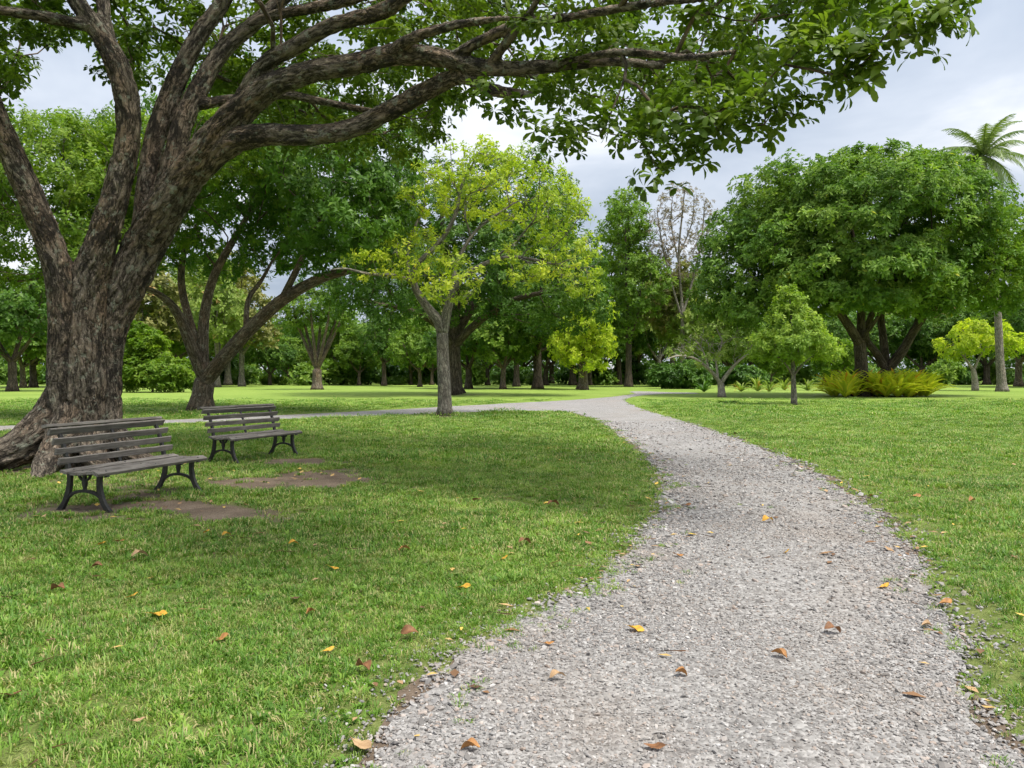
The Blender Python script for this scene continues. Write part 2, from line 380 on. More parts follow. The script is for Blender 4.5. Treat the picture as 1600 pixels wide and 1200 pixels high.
# ------------------------------------------------------------------ geometry-node scatter (grass, gravel: nobody could count them)
def scatter_group(name, protos):
    ng = bpy.data.node_groups.new(name, 'GeometryNodeTree')
    ng.interface.new_socket('Geometry', in_out='INPUT', socket_type='NodeSocketGeometry')
    ng.interface.new_socket('Geometry', in_out='OUTPUT', socket_type='NodeSocketGeometry')
    N, L = ng.nodes.new, ng.links.new
    gi, go = N('NodeGroupInput'), N('NodeGroupOutput')
    join = N('GeometryNodeJoinGeometry')
    for p in reversed(protos):
        oi = N('GeometryNodeObjectInfo'); oi.inputs['Object'].default_value = p; oi.transform_space = 'ORIGINAL'
        g2i = N('GeometryNodeGeometryToInstance'); L(oi.outputs['Geometry'], g2i.inputs[0]); L(g2i.outputs[0], join.inputs[0])
    def na(nm, typ):
        a = N('GeometryNodeInputNamedAttribute'); a.data_type = typ; a.inputs['Name'].default_value = nm
        return a.outputs['Attribute']
    iop = N('GeometryNodeInstanceOnPoints')
    L(gi.outputs[0], iop.inputs['Points']); L(join.outputs[0], iop.inputs['Instance'])
    iop.inputs['Pick Instance'].default_value = True
    L(na('idx', 'INT'), iop.inputs['Instance Index'])
    e2r = N('FunctionNodeEulerToRotation'); L(na('rot', 'FLOAT_VECTOR'), e2r.inputs[0]); L(e2r.outputs[0], iop.inputs['Rotation'])
    L(na('scl', 'FLOAT_VECTOR'), iop.inputs['Scale'])
    L(iop.outputs[0], go.inputs[0])
    return ng
def scatter_object(name, pts, rot, scl, idx, protos):
    me = fast_mesh(name, pts, attrs={'rot': ('FLOAT_VECTOR', rot), 'scl': ('FLOAT_VECTOR', scl), 'idx': ('INT', idx)})
    o = link(name, me)
    md = o.modifiers.new('scatter', 'NODES'); md.node_group = scatter_group(name + '_scatter', protos)
    return o
def proto(name, me, mat):
    me.materials.append(mat)
    return bpy.data.objects.new(name, me)          # never linked: only its mesh is used

# ------------------------------------------------------------------ path outline (world metres)
left_edge = [(575, 1200), (640, 1110), (700, 1050), (840, 960), (960, 890), (1025, 815), (1038, 765), (1012, 712), (970, 680), (935, 659), (905, 648), (875, 643)]
branch_near = [(800, 642), (700, 645.5), (600, 649), (450, 655), (270, 662), (60, 671), (-250, 684)]
branch_far = [(-250, 675), (60, 664), (270, 656), (450, 648.5), (600, 641), (700, 635.5), (800, 630), (870, 626.5), (930, 622.5), (970, 618.5), (992, 615)]
spur_top = [(985, 612.2), (1000, 611.4), (1049, 613.0), (1085, 613.6)]
right_edge = [(1085, 615.2), (1049, 615.2), (1008, 617.5), (982, 622), (978, 628), (998, 637), (1045, 652), (1115, 673), (1195, 702), (1285, 742), (1365, 795), (1430, 880), (1500, 1000), (1590, 1160)]
ctrl = [(-2.0, -6.0), (-1.15, 0.0)] + [G(*q)[:2] for q in left_edge + branch_near + branch_far + spur_top + right_edge] + [(2.3, 1.0), (1.6, -6.0)]
def smooth_closed(pts, step):
    """dense outline through the control points, corners rounded"""
    p = np.array(pts, float); out = []
    n = len(p)
    for i in range(n):
        a, b, c, d = p[i - 1], p[i], p[(i + 1) % n], p[(i + 2) % n]
        L = np.linalg.norm(c - b); k = max(2, int(L / step(b)))
        ta, tb = (c - a), (d - b)
        ta *= min(1, L / (np.linalg.norm(ta) + 1e-9)) ; tb *= min(1, L / (np.linalg.norm(tb) + 1e-9))
        for j in range(k):
            t = j / k; h = t * t * (3 - 2 * t)
            q = (2 * t**3 - 3 * t**2 + 1) * b + (t**3 - 2 * t**2 + t) * ta + (-2 * t**3 + 3 * t**2) * c + (t**3 - t**2) * tb
            out.append(q)
    return np.array(out)
outline0 = smooth_closed(ctrl, lambda b: 0.12 if b[1] < 16 else 0.6)
def wobble(pl, amp, sc, seed, push=0.0):
    nx = np.roll(pl, -1, 0) - np.roll(pl, 1, 0)
    nrm = np.stack([nx[:, 1], -nx[:, 0]], 1); nrm /= np.linalg.norm(nrm, axis=1, keepdims=True) + 1e-9
    area = 0.5 * np.sum(pl[:, 0] * np.roll(pl[:, 1], -1) - np.roll(pl[:, 0], -1) * pl[:, 1])
    if area < 0: nrm = -nrm
    w = (fbm2(pl[:, 0] * sc, pl[:, 1] * sc, seed) - 0.5) * 2 * amp + push
    return pl + nrm * w[:, None]
outline = wobble(outline0, 0.17, 2.2, 4)
def in_poly(x, y, poly):
    inside = np.zeros(len(x), bool); n = len(poly)
    x1, y1 = poly[:, 0], poly[:, 1]; x2, y2 = np.roll(x1, -1), np.roll(y1, -1)
    for i in range(n):
        if y1[i] == y2[i]: continue
        c = ((y1[i] > y) != (y2[i] > y))
        xi = (x2[i] - x1[i]) * (y - y1[i]) / (y2[i] - y1[i]) + x1[i]
        inside ^= c & (x < xi)
    return inside
coarse = smooth_closed(ctrl, lambda b: 0.5 if b[1] < 16 else 2.0)
def path_dist(x, y):
    """signed distance to the path's edge: negative on the gravel"""
    d = np.full(len(x), 1e9)
    a, b = coarse, np.roll(coarse, -1, 0)
    for p, q in zip(a, b):
        v = q - p; L2 = v @ v
        if L2 < 1e-9: continue
        t = np.clip(((x - p[0]) * v[0] + (y - p[1]) * v[1]) / L2, 0, 1)
        d = np.minimum(d, (x - p[0] - t * v[0]) ** 2 + (y - p[1] - t * v[1]) ** 2)
    d = np.sqrt(d)
    return np.where(in_poly(x, y, coarse), -d, d)

HERO = (-6.75, 12.3)
BENCH = [((-4.39, 8.94), R(-15)), ((-4.49, 13.41), R(-24))]
soil_spots = [(-2.95, 10.7, 1.05, 1.1, 1.25), (-3.9, 8.35, 1.75, 0.60, 1.2), (-3.4, 12.8, 0.9, 0.8, 1.1), (-4.3, 9.7, 0.8, 0.6, 0.7), (-5.3, 10.6, 1.2, 0.8, 0.7),
              (HERO[0], HERO[1], 1.9, 1.7, 0.75), (-7.5, 10.6, 1.3, 0.5, 0.5), (-3.9, 11.6, 0.9, 0.35, 0.45), (-1.3, 9.6, 0.8, 0.22, 0.4), (-3.2, 7.3, 0.9, 0.25, 0.35),
              (-2.2, 4.0, 0.35, 0.25, 0.35), (-2.35, 27.5, 0.8, 0.7, 0.7), (14.2, 38.6, 1.0, 0.9, 0.55), (25.5, 55.5, 5.5, 4.0, 0.7), (-4.4, 60, 4, 3, 0.6), (-13.0, 31.5, 1.6, 1.2, 0.7)]
def soil_mask(x, y):
    s = np.zeros(len(x)); x, y = x + (fbm2(x * 1.3, y * 1.3, 61, 4) - .5) * 2.0, y + (fbm2(x * 1.3, y * 1.3, 71, 4) - .5) * 1.6
    for cx, cy, rx, ry, k in soil_spots:
        r = np.sqrt(((x - cx) / rx) ** 2 + ((y - cy) / ry) ** 2)
        s = np.maximum(s, k * np.clip(1.45 - r * 1.05, 0, 1) ** 1.3)
    return s

# ------------------------------------------------------------------ ground sheet
def axis(lo, a, b, hi, step, grow=1.13):
    mid = list(np.arange(a, b, step)); l, r = [], []
    s, v = step, a
    while v > lo: s *= grow; v -= s; l.append(v)
    s, v = step, mid[-1]
    while v < hi: s *= grow; v += s; r.append(v)
    return np.array(l[::-1] + mid + r)
gx, gy = axis(-900, -9.5, 5.5, 900, 0.07), axis(-60, 2.4, 15.0, 1500, 0.07)
X, Y = np.meshgrid(gx, gy, indexing='ij'); fx, fy = X.ravel(), Y.ravel()
near = np.clip((44 - np.hypot(fx, fy)) / 30, 0, 1) * 0.9
ii = np.arange(len(fx)).reshape(X.shape)
quads = np.stack([ii[:-1, :-1], ii[1:, :-1], ii[1:, 1:], ii[:-1, 1:]], -1).reshape(-1, 4)
lawn = link('lawn', fast_mesh('lawn', np.stack([fx, fy, np.zeros_like(fx)], 1), quads=quads,
            attrs={'soil': ('FLOAT', soil_mask(fx, fy)), 'near': ('FLOAT', near)}), M['lawn'])
props(lawn, 'wide green lawn with bare brown soil patches', kind='structure')
def sheet(name, poly, z, mat):
    import bmesh
    bm = bmesh.new(); vs = [bm.verts.new((p[0], p[1], z)) for p in poly]
    es = [bm.edges.new((vs[i], vs[(i + 1) % len(vs)])) for i in range(len(vs))]
    bmesh.ops.triangle_fill(bm, use_beauty=True, use_dissolve=False, edges=es)
    bmesh.ops.recalc_face_normals(bm, faces=bm.faces)
    if bm.faces and sum(f.normal.z for f in bm.faces) < 0: bmesh.ops.reverse_faces(bm, faces=bm.faces)
    me = bpy.data.meshes.new(name); bm.to_mesh(me); bm.free()
    return link(name, me, mat)
verge = sheet('soil_verge', wobble(outline0, 0.22, 2.4, 9, 0.02), 0.004, M['soil'])
props(verge, 'narrow strip of bare soil along the gravel path', kind='structure')
path = sheet('gravel_path', outline, 0.008, M['path'])
props(path, 'pale grey gravel path winding across the lawn and forking', kind='structure')

# ------------------------------------------------------------------ grass and gravel
rng = np.random.default_rng(7)
def tuft(name, blades, rad, h, wid, lean, seed):
    r = np.random.default_rng(seed); V, T, A = [], [], []
    for i in range(blades):
        a = r.uniform(0, 6.283); d = rad * math.sqrt(r.random()); bx, by = d * math.cos(a), d * math.sin(a)
        az = a + r.normal(0, 0.9); ln = h * r.uniform(0.55, 1.25); le = lean * r.uniform(0.4, 1.4)
        w = wid * r.uniform(0.7, 1.3) / 2; dx, dy = math.cos(az), math.sin(az); sx, sy = -dy, dx
        mh = ln * 0.6 * math.cos(le * 0.6); mo = ln * 0.6 * math.sin(le * 0.6)
        th = mh + ln * 0.5 * math.cos(le * 1.5); to = mo + ln * 0.5 * math.sin(le * 1.5)
        n = len(V)
        V += [(bx - sx * w, by - sy * w, -0.004), (bx + sx * w, by + sy * w, -0.004), (bx + dx * mo - sx * w * 0.9, by + dy * mo - sy * w * 0.9, mh),
              (bx + dx * mo + sx * w * 0.9, by + dy * mo + sy * w * 0.9, mh), (bx + dx * to, by + dy * to, max(th, 0.003))]
        T += [(n, n + 1, n + 3), (n, n + 3, n + 2), (n + 2, n + 3, n + 4)]; A += [r.random()] * 5
    return proto(name, fast_mesh(name, V, tris=T, attrs={'rnd': ('FLOAT', A)}), M['grass'])
tufts = [tuft('tuft', 26, 0.050, 0.046, 0.0050, 1.2, s) for s in (1, 2, 3)] + \
        [tuft('tuft', 40, 0.090, 0.050, 0.0068, 1.15, s) for s in (4, 5, 6)] + \
        [tuft('tuft', 64, 0.21, 0.052, 0.011, 1.05, s) for s in (7, 8)] + \
        [tuft('tuft', 70, 0.45, 0.052, 0.022, 1.0, s) for s in (9, 10)] + \
        [tuft('weed', 16, 0.035, 0.034, 0.0130, 1.35, 11), tuft('weed', 12, 0.03, 0.040, 0.0170, 1.25, 12)]
def zone(y0, y1, dens, lo=-0.78, hi=0.78, pad=0.8):
    area = (y1 - y0) * ((hi - lo) * (y0 + y1) / 2 + 2 * pad); n = int(area * dens)
    y = np.sqrt(rng.uniform(y0 ** 2, y1 ** 2, n)); x = rng.uniform(lo, hi, n) * y + rng.uniform(-pad, pad, n)
    return x, y
gp, gr, gs, gi_ = [], [], [], []
for y0, y1, dens, i0, i1, zs in ((1.9, 6.0, 760, 0, 3, 1.0), (6.0, 12.5, 250, 3, 6, 1.0), (12.5, 26, 52, 6, 8, 1.0), (26, 48, 10, 8, 10, 1.0)):
    x, y = zone(y0, y1, dens)
    pd = path_dist(x, y); so = soil_mask(x, y)
    edge = (fbm2(x * 1.4, y * 1.4, 4) - 0.5) * 0.55 + (fbm2(x * 5, y * 5, 12) - 0.5) * 0.75
    keep = rng.random(len(x)) < np.clip((pd + 0.20 + edge * 0.95) / 0.50, 0, 1) ** 1.7
    sparse = np.clip((fbm2(x * 0.8, y * 0.8, 21) - 0.28) * 3.4, 0.45, 1)
    keep &= rng.random(len(x)) < np.clip(1.05 - 1.25 * (so + (fbm2(x * 3, y * 3, 5) - 0.5) * 1.1 * (so > 0)), 0.02, 1) * sparse
    keep &= rng.random(len(x)) < np.clip((49 - y) / 20, 0, 1)
    x, y, pd = x[keep], y[keep], pd[keep]; n = len(x)
    lush = 0.55 + 0.85 * fbm2(x * 1.2, y * 1.2, 33) ; lush *= np.clip(0.55 + pd * 0.9, 0.55, 1)
    sc = rng.uniform(0.75, 1.3, n) * lush
    gp.append(np.stack([x, y, np.where(pd < 0.3, 0.007, 0.0)], 1)); gr.append(np.stack([rng.normal(0, .12, n), rng.normal(0, .12, n), rng.uniform(0, 6.283, n)], 1))
    gs.append(np.stack([sc, sc, sc * rng.uniform(0.8, 1.15, n)], 1)); ix = rng.integers(i0, i1, n)
    if y1 < 13: ix = np.where((fbm2(x * 1.6, y * 1.6, 52) > 0.50) & (rng.random(n) < 0.30), rng.integers(10, 12, n), ix)
    gi_.append(ix)
# strays on the gravel
x, y = zone(2.2, 14, 14); pd = path_dist(x, y); k = (pd < 0) & (rng.random(len(x)) < np.exp(pd / 0.22) * 0.5 + 0.004); x, y = x[k], y[k]; n = len(x)
gp.append(np.stack([x, y, np.full(n, 0.01)], 1)); gr.append(np.stack([np.zeros(n), np.zeros(n), rng.uniform(0, 6.28, n)], 1)); s = rng.uniform(0.5, 0.9, n)
gs.append(np.stack([s, s, s * 0.8], 1)); gi_.append(rng.integers(0, 3, n))
grass = scatter_object('grass', np.concatenate(gp), np.concatenate(gr), np.concatenate(gs), np.concatenate(gi_), tufts)
props(grass, 'short coarse green grass covering the lawn', 'grass', kind='stuff')

def pebble(seed):
    r = np.random.default_rng(seed); V = []
    F = [(0, 11, 5), (0, 5, 1), (0, 1, 7), (0, 7, 10), (0, 10, 11), (1, 5, 9), (5, 11, 4), (11, 10, 2), (10, 7, 6), (7, 1, 8), (3, 9, 4), (3, 4, 2), (3, 2, 6), (3, 6, 8), (3, 8, 9), (4, 9, 5), (2, 4, 11), (6, 2, 10), (8, 6, 7), (9, 8, 1)]
    t = (1 + 5 ** .5) / 2
    for v in [(-1, t, 0), (1, t, 0), (-1, -t, 0), (1, -t, 0), (0, -1, t), (0, 1, t), (0, -1, -t), (0, 1, -t), (t, 0, -1), (t, 0, 1), (-t, 0, -1), (-t, 0, 1)]:
        v = np.array(v, float); v /= np.linalg.norm(v); V.append(v * r.uniform(0.6, 1.25) * np.array([1.1, 0.8, 0.45]))
    me = fast_mesh('pebble', V, tris=F); me.polygons.foreach_set('use_smooth', np.zeros(len(F), bool))
    return proto('pebble', me, M['stone'])
pebbles = [pebble(s) for s in range(40, 46)]
sp, sr, ss, si = [], [], [], []
for y0, y1, dens, size in ((1.9, 4.6, 5200, 0.0068), (4.6, 8, 2600, 0.0088), (8, 14, 650, 0.0135), (14, 24, 120, 0.018)):
    x, y = zone(y0, y1, dens, -0.30, 0.80, 0.3)
    x, y = x[(x > -2.2) & (x < 7)], y[(x > -2.2) & (x < 7)]
    pd = path_dist(x, y)
    edge = (fbm2(x * 2.2, y * 2.2, 4) - 0.5) * -0.30 + (fbm2(x * 6, y * 6, 14) - 0.5) * 0.35
    fines = np.clip((fbm2(x * 0.9, y * 0.55, 45, 4) - 0.36) * 3.2, 0.25, 0.9)
    pr = np.where(pd + edge < -0.1, fines + (1 - fines) * np.exp((pd + 0.1) / 0.35), np.exp(-(pd + edge + 0.1) / 0.13))
    k = rng.random(len(x)) < pr
    x, y, pd = x[k], y[k], pd[k]; n = len(x)
    coarse_k = 0.85 + 0.45 * np.exp(-np.abs(pd) / 0.5)
    s = size * np.exp(rng.normal(-0.1, 0.38, n)) * coarse_k
    s = np.where(rng.random(n) < 0.006, s * 1.8, s)
    sp.append(np.stack([x, y, 0.008 + s * 0.18], 1)); sr.append(np.stack([rng.normal(0, .35, n), rng.normal(0, .35, n), rng.uniform(0, 6.283, n)], 1))
    ss.append(np.repeat(s[:, None], 3, 1)); si.append(rng.integers(0, 6, n))
gravel = scatter_object('gravel', np.concatenate(sp), np.concatenate(sr), np.concatenate(ss), np.concatenate(si), pebbles)
props(gravel, 'loose pale grey gravel stones strewn over the path', 'gravel', kind='stuff')
print('scatter', len(np.concatenate(gp)), len(np.concatenate(sp)))

# ------------------------------------------------------------------ tree tools
class Skel:
    """a branching skeleton: nodes with parents, grown from hand-laid limbs to the crown's twig ends"""
    def __init__(self):
        self.p, self.par, self.fix, self.dir, self.len = [], [], [], [], []
    def add(self, p, par, r=0.0):
        p = np.asarray(p, float); self.p.append(p); self.par.append(par); self.fix.append(r)
        if par < 0: self.dir.append(np.array([0, 0, 1.0])); self.len.append(0.0)
        else:
            d = p - self.p[par]; L = np.linalg.norm(d); self.dir.append(d / (L + 1e-9)); self.len.append(self.len[par] + L)
        return len(self.p) - 1
    def nearest(self, q):
        return int(np.argmin(np.sum((np.array(self.p) - np.asarray(q)) ** 2, 1)))
    def limb(self, pts, rad, par=None, seg=0.25):
        pts = np.array(pts, float); n = len(pts); ids = []
        for i in range(n - 1):
            a, b, c, d = pts[max(i - 1, 0)], pts[i], pts[i + 1], pts[min(i + 2, n - 1)]
            k = max(1, int(np.linalg.norm(c - b) / seg))
            for j in range(k + (1 if i == n - 2 else 0)):
                t = j / k
                q = 0.5 * ((2 * b) + (c - a) * t + (2 * a - 5 * b + 4 * c - d) * t * t + (-a + 3 * b - 3 * c + d) * t ** 3)
                r = rad[i] * (1 - t) + rad[i + 1] * t
                if par is not None and np.sum((q - self.p[par]) ** 2) < 1e-6: continue
                par = self.add(q, -1 if par is None else par, r); ids.append(par)
        return ids
    def grow(self, tips, seg, rng, alpha=0.45, up=0.15, minz=0.0, jit=0.12):
        order = np.argsort(np.min([np.sum((tips - self.p[i]) ** 2, 1) for i in range(0, len(self.p), max(1, len(self.p) // 40))], 0))
        cap = len(self.p) + len(tips) * 60
        PP = np.zeros((cap, 3)); LL = np.zeros(cap); DD = np.zeros((cap, 3)); n = len(self.p)
        PP[:n] = self.p; LL[:n] = self.len; DD[:n] = self.dir
        ends = []
        for ti in order:
            t = tips[ti]; v = t - PP[:n]; d = np.linalg.norm(v, axis=1) + 1e-6
            cosang = np.sum(v * DD[:n], 1) / d
            cost = d * (1.25 - 0.45 * cosang) + alpha * LL[:n] * 0.5 + np.where(PP[:n, 2] < minz, 50, 0)
            b = int(np.argmin(cost)); L = d[b]
            k = max(2, int(L / seg)); p0 = PP[b].copy()
            c1 = p0 + DD[b] * L * 0.35 + np.array([0, 0, up * L]) + rng.normal(0, jit * L * 0.4, 3)
            par = b
            for j in range(1, k + 1):
                s = j / k; q = (1 - s) ** 2 * p0 + 2 * s * (1 - s) * c1 + s * s * t
                if j < k: q = q + rng.normal(0, jit * seg, 3)
                if n >= cap - 2: break
                par = self.add(q, par); PP[n] = q; LL[n] = self.len[par]; DD[n] = self.dir[par]; n += 1
            ends.append(par)
        return ends
    def radii(self, tip, power=2.3, taper_fix=True):
        n = len(self.p); cnt = np.zeros(n); haschild = np.zeros(n, bool)
        for i in range(n - 1, -1, -1):
            if not haschild[i]: cnt[i] = max(cnt[i], 1)
            if self.par[i] >= 0: cnt[self.par[i]] += cnt[i]; haschild[self.par[i]] = True
        r = tip * cnt ** (1 / power)
        for i in range(n):
            if self.fix[i] > 0: r[i] = self.fix[i]
            elif self.par[i] >= 0: r[i] = min(r[i], r[self.par[i]] * (0.72 if self.fix[self.par[i]] > 0 else 0.98))
        self.r = r; self.cnt = cnt
        return r
    def chains(self):
        n = len(self.p); kids = [[] for _ in range(n)]
        for i, q in enumerate(self.par):
            if q >= 0: kids[q].append(i)
        starts = [(-1, i) for i in range(n) if self.par[i] < 0]; out = []
        while starts:
            a, i = starts.pop(); ch = ([a] if a >= 0 else []) + [i]
            while kids[i]:
                ks = sorted(kids[i], key=lambda k: -(self.fix[k] * 100 + self.cnt[k] * 0.001 + (5 if k == i + 1 and self.fix[k] > 0 else 0)))
                for o in ks[1:]: starts.append((i, o))
                i = ks[0]; ch.append(i)
            out.append(ch)
        return out
def tube_mesh(skel, chains, min_r=0.0, base=(0, 0, 0), sides=None):
    V, Q, Tt, B = [], [], [], []; nv = 0; base = np.array(base)
    for ch in chains:
        P_ = np.array([skel.p[i] for i in ch]); r = np.array([skel.r[i] for i in ch])
        if len(ch) > 1 and skel.par[ch[1]] == ch[0]: r[0] = min(r[0], r[1] * 1.35)
        if r.max() < min_r or len(ch) < 2: continue
        mr = r.max(); k = sides or (16 if mr > 0.22 else 10 if mr > 0.1 else 7 if mr > 0.04 else 5 if mr > 0.02 else 4)
        t = np.gradient(P_, axis=0); t /= np.linalg.norm(t, axis=1, keepdims=True) + 1e-9
        ref = np.array([1.0, 0, 0]) if abs(t[0, 0]) < 0.8 else np.array([0, 1.0, 0])
        nrm = np.cross(t[0], ref); nrm /= np.linalg.norm(nrm); s = 0.0
        a = np.arange(k) / k * 2 * np.pi; ca, sa = np.cos(a), np.sin(a)
        off = np.array([(ch[0] * 0.37) % 9, (ch[0] * 0.71) % 9, (ch[0] * 0.53) % 9])
        for j in range(len(ch)):
            if j: s += np.linalg.norm(P_[j] - P_[j - 1])
            nrm = nrm - t[j] * (nrm @ t[j]); nrm /= np.linalg.norm(nrm) + 1e-9; bi = np.cross(t[j], nrm)
            rr = r[j] if j < len(ch) - 1 else r[j] * 0.4
            V.append(P_[j] + rr * (ca[:, None] * nrm + sa[:, None] * bi) - base)
            B.append(np.stack([ca * r[j], sa * r[j], np.full(k, s)], 1) + off)
        idx = nv + np.arange(len(ch) * k).reshape(len(ch), k)
        Q.append(np.stack([idx[:-1], np.roll(idx[:-1], -1, 1), np.roll(idx[1:], -1, 1), idx[1:]], -1).reshape(-1, 4))
        Tt.append(np.stack([np.full(k - 2, idx[-1, 0]), idx[-1, 1:-1], idx[-1, 2:]], 1))
        Tt.append(np.stack([np.full(k - 2, idx[0, 0]), idx[0, 2:], idx[0, 1:-1]], 1))
        nv += len(ch) * k
    if not V: return None
    return np.concatenate(V), np.concatenate(Q), np.concatenate(Tt), np.concatenate(B)
def tube_obj(name, skel, chains, mat, parent, base, min_r=0.0):
    V, Q, T, B = tube_mesh(skel, chains, min_r, base)
    return link(name, fast_mesh(name, V, tris=T, quads=Q, attrs={'bark': ('FLOAT_VECTOR', B)}, smooth=True), mat, parent)

# leaf sprays: a few leaves about a twig end; arrays (verts, tris)
def spray(n, L, W, shape='oval', spread=(0.1, 1.2), twig=0.0, droop=0.25, seed=0, fold=0.25):
    r = np.random.default_rng(seed); V, T = [], []
    for i in range(n):
        az = i * 2.399 + r.normal(0, 0.35); el = r.uniform(*spread); ln = L * r.uniform(0.7, 1.2); w = W * ln / L * r.uniform(0.8, 1.2) / 2
        d = np.array([math.cos(az) * math.sin(el), math.sin(az) * math.sin(el), math.cos(el)])
        o = np.array([0, 0, twig * r.uniform(0, 1)]) + d * L * 0.06
        side = np.cross(d, [0, 0, 1.0]); side = side / (np.linalg.norm(side) + 1e-6); side = side + r.normal(0, 0.35, 3); side -= d * (side @ d); side /= np.linalg.norm(side)
        up = np.cross(side, d); dz = np.array([0, 0, -1.0])
        b = len(V)
        def pt(t, s): return o + d * ln * t + dz * droop * ln * t * t + side * w * s + up * fold * w * abs(s)
        if shape == 'big':      # obovate leaf, round towards the tip: 6 triangles
            V += [pt(0, 0), pt(.32, -.40), pt(.32, .40), pt(.62, -.92), pt(.62, .92), pt(.88, -.80), pt(.88, .80), pt(1, 0)]
            T += [(b, b + 2, b + 1), (b + 1, b + 2, b + 4), (b + 1, b + 4, b + 3), (b + 3, b + 4, b + 6), (b + 3, b + 6, b + 5), (b + 5, b + 6, b + 7)]
        elif shape == 'far':    # folded diamond for trees far off: 2 triangles
            V += [pt(0, 0), pt(.55, -1), pt(.55, 1), pt(1, 0)]; T += [(b, b + 3, b + 1), (b, b + 2, b + 3)]
        else:                   # folded oval: 4 triangles
            V += [pt(0, 0), pt(.5, -1), pt(.5, 0), pt(.5, 1), pt(1, 0)]
            T += [(b, b + 2, b + 1), (b, b + 3, b + 2), (b + 1, b + 2, b + 4), (b + 2, b + 3, b + 4)]
    return np.array(V), np.array(T)
def leaf_mesh(name, pos, dirs, scl, sprays, rng, base=(0, 0, 0), flat=False):
    n = len(pos); pick = rng.integers(0, len(sprays), n); Rm = frames(dirs, rng.uniform(0, 6.283, n)); V, T, A = [], [], []; nv = 0
    pos = pos - np.array(base)
    for k, (sv, st) in enumerate(sprays):
        m = pick == k
        if not m.any(): continue
        v = np.einsum('nij,vj->nvi', Rm[m] * scl[m][:, None, None], sv) + pos[m][:, None, :]
        c = len(v); V.append(v.reshape(-1, 3)); T.append((st[None] + (nv + np.arange(c) * len(sv))[:, None, None]).reshape(-1, 3))
        cl = rng.random(c)[:, None]; nleaf = len(sv); per = {6 * len(sv) // 8: 8, len(sv) // 2: 4}.get(len(st), 5)
        lf = np.repeat(rng.random((c, nleaf // per)), per, 1)
        A.append(np.clip(cl * 0.55 + lf * 0.45, 0, 1).ravel()); nv += c * len(sv)
    return fast_mesh(name, np.concatenate(V), tris=np.concatenate(T), attrs={'rnd': ('FLOAT', np.concatenate(A))})
def sample_blobs(blobs, n, rng, shell=0.5, gap=0.0, reject=None):
    """points in a union of ellipsoids, thicker towards the outside, spaced apart"""
    vol = np.array([b[1][0] * b[1][1] * b[1][2] for b in blobs]) ** 0.75; vol /= vol.sum(); out = []
    for b, w in zip(blobs, vol):
        k = max(3, int(n * w * 1.6)); d = rng.normal(0, 1, (k, 3)); d /= np.linalg.norm(d, axis=1, keepdims=True)
        rr = rng.random(k) ** (1 / 3); rr = rr * (1 - shell) + shell * (1 - 0.25 * rng.random(k))
        out.append(np.array(b[0]) + d * rr[:, None] * np.array(b[1]))
    q = np.concatenate(out); rng.shuffle(q)
    if reject is not None: q = q[~reject(q)]
    if gap > 0:
        keep = []
        for p in q:
            if not keep or np.min(np.sum((np.array(keep) - p) ** 2, 1)) > gap * gap: keep.append(p)
            if len(keep) >= n: break
        q = np.array(keep)
    return q[:n]
def clumps(ends, center, K, rad, flat, rng, outward=0.6, upw=0.7):
    """spray positions in a flattened clump round each twig end"""
    e = np.repeat(ends, K, 0); d = rng.normal(0, 1, e.shape); d /= np.linalg.norm(d, axis=1, keepdims=True)
    rr = rng.random((len(e), 1)) ** 0.5; rv = rad * rng.uniform(0.65, 1.25, (len(ends), 1)); rv = np.repeat(rv, K, 0)
    o = d * rr * rv; o[:, 2] *= flat
    pos = e + o; out = e - center; out /= np.linalg.norm(out, axis=1, keepdims=True) + 1e-9
    dirs = out * outward + np.array([0, 0, upw]) + d * 0.5 + rng.normal(0, 0.25, e.shape)
    return pos, dirs
def px_blobs(lst, Y):
    """crown lobes given by photo centre, half sizes in pixels, depth offset and half depth in metres"""
    out = []
    for cx, cy, rx, ry, dy, ry_m in lst:
        yy = Y + dy; out.append((np.array(P(cx, cy, yy)), (rx / FPX * yy, ry_m, ry / FPX * yy)))
    return out
def make_tree(name, label, base, limbs, blobs, ntips, K, clump_r, sprays, leaf_mat, bark_mat, seed, group=None, cat='tree', tip_r=0.012, seg=0.5,
              gap=0.5, flat=0.65, shell=0.45, scl=(0.75, 1.25), upw=0.7, outward=0.6, minz=None, twig_min=0.0, power=2.3, bare=0.0, alpha=0.45, jit=0.12, reject=None):
    rng = np.random.default_rng(seed); root = empty(name, base); props(root, label, cat, group)
    sk = Skel()
    for i, (pts, rad, *own) in enumerate(limbs):
        if i == 0 or own: sk.limb(pts, rad, None, seg * 0.5)
        else:
            j = sk.nearest(pts[0]); sk.limb([sk.p[j]] + list(pts[1:]), rad, j, seg * 0.5)
    tips = sample_blobs(blobs, ntips, rng, shell, gap, reject)
    mz = limbs[0][0][-1][2] - 0.4 if minz is None else minz
    ends = sk.grow(tips, seg, rng, minz=mz, alpha=alpha, jit=jit); sk.radii(tip_r, power)
    tube_obj('trunk', sk, sk.chains(), bark_mat, root, base, twig_min)
    e = np.array([sk.p[i] for i in ends]); cen = np.mean([b[0] for b in blobs], 0)
    if bare > 0: e = e[rng.random(len(e)) > bare]
    pos, dirs = clumps(e, cen, K, clump_r, flat, rng, outward, upw)
    cr = link('crown', leaf_mesh('crown', pos, dirs, rng.uniform(*scl, len(pos)), sprays, rng, base), leaf_mat, root)
    cr['kind'] = 'stuff'
    return root
def copy_tree(src, loc, rz, s, label, group=None, name=None):
    r = src.copy(); C.objects.link(r); r.location = loc; r.rotation_euler = (0, 0, rz); r.scale = (s[0], s[1], s[2]); r['label'] = label
    if group: r['group'] = group
    for ch in src.children:
        c = ch.copy(); C.objects.link(c); c.parent = r
    return r
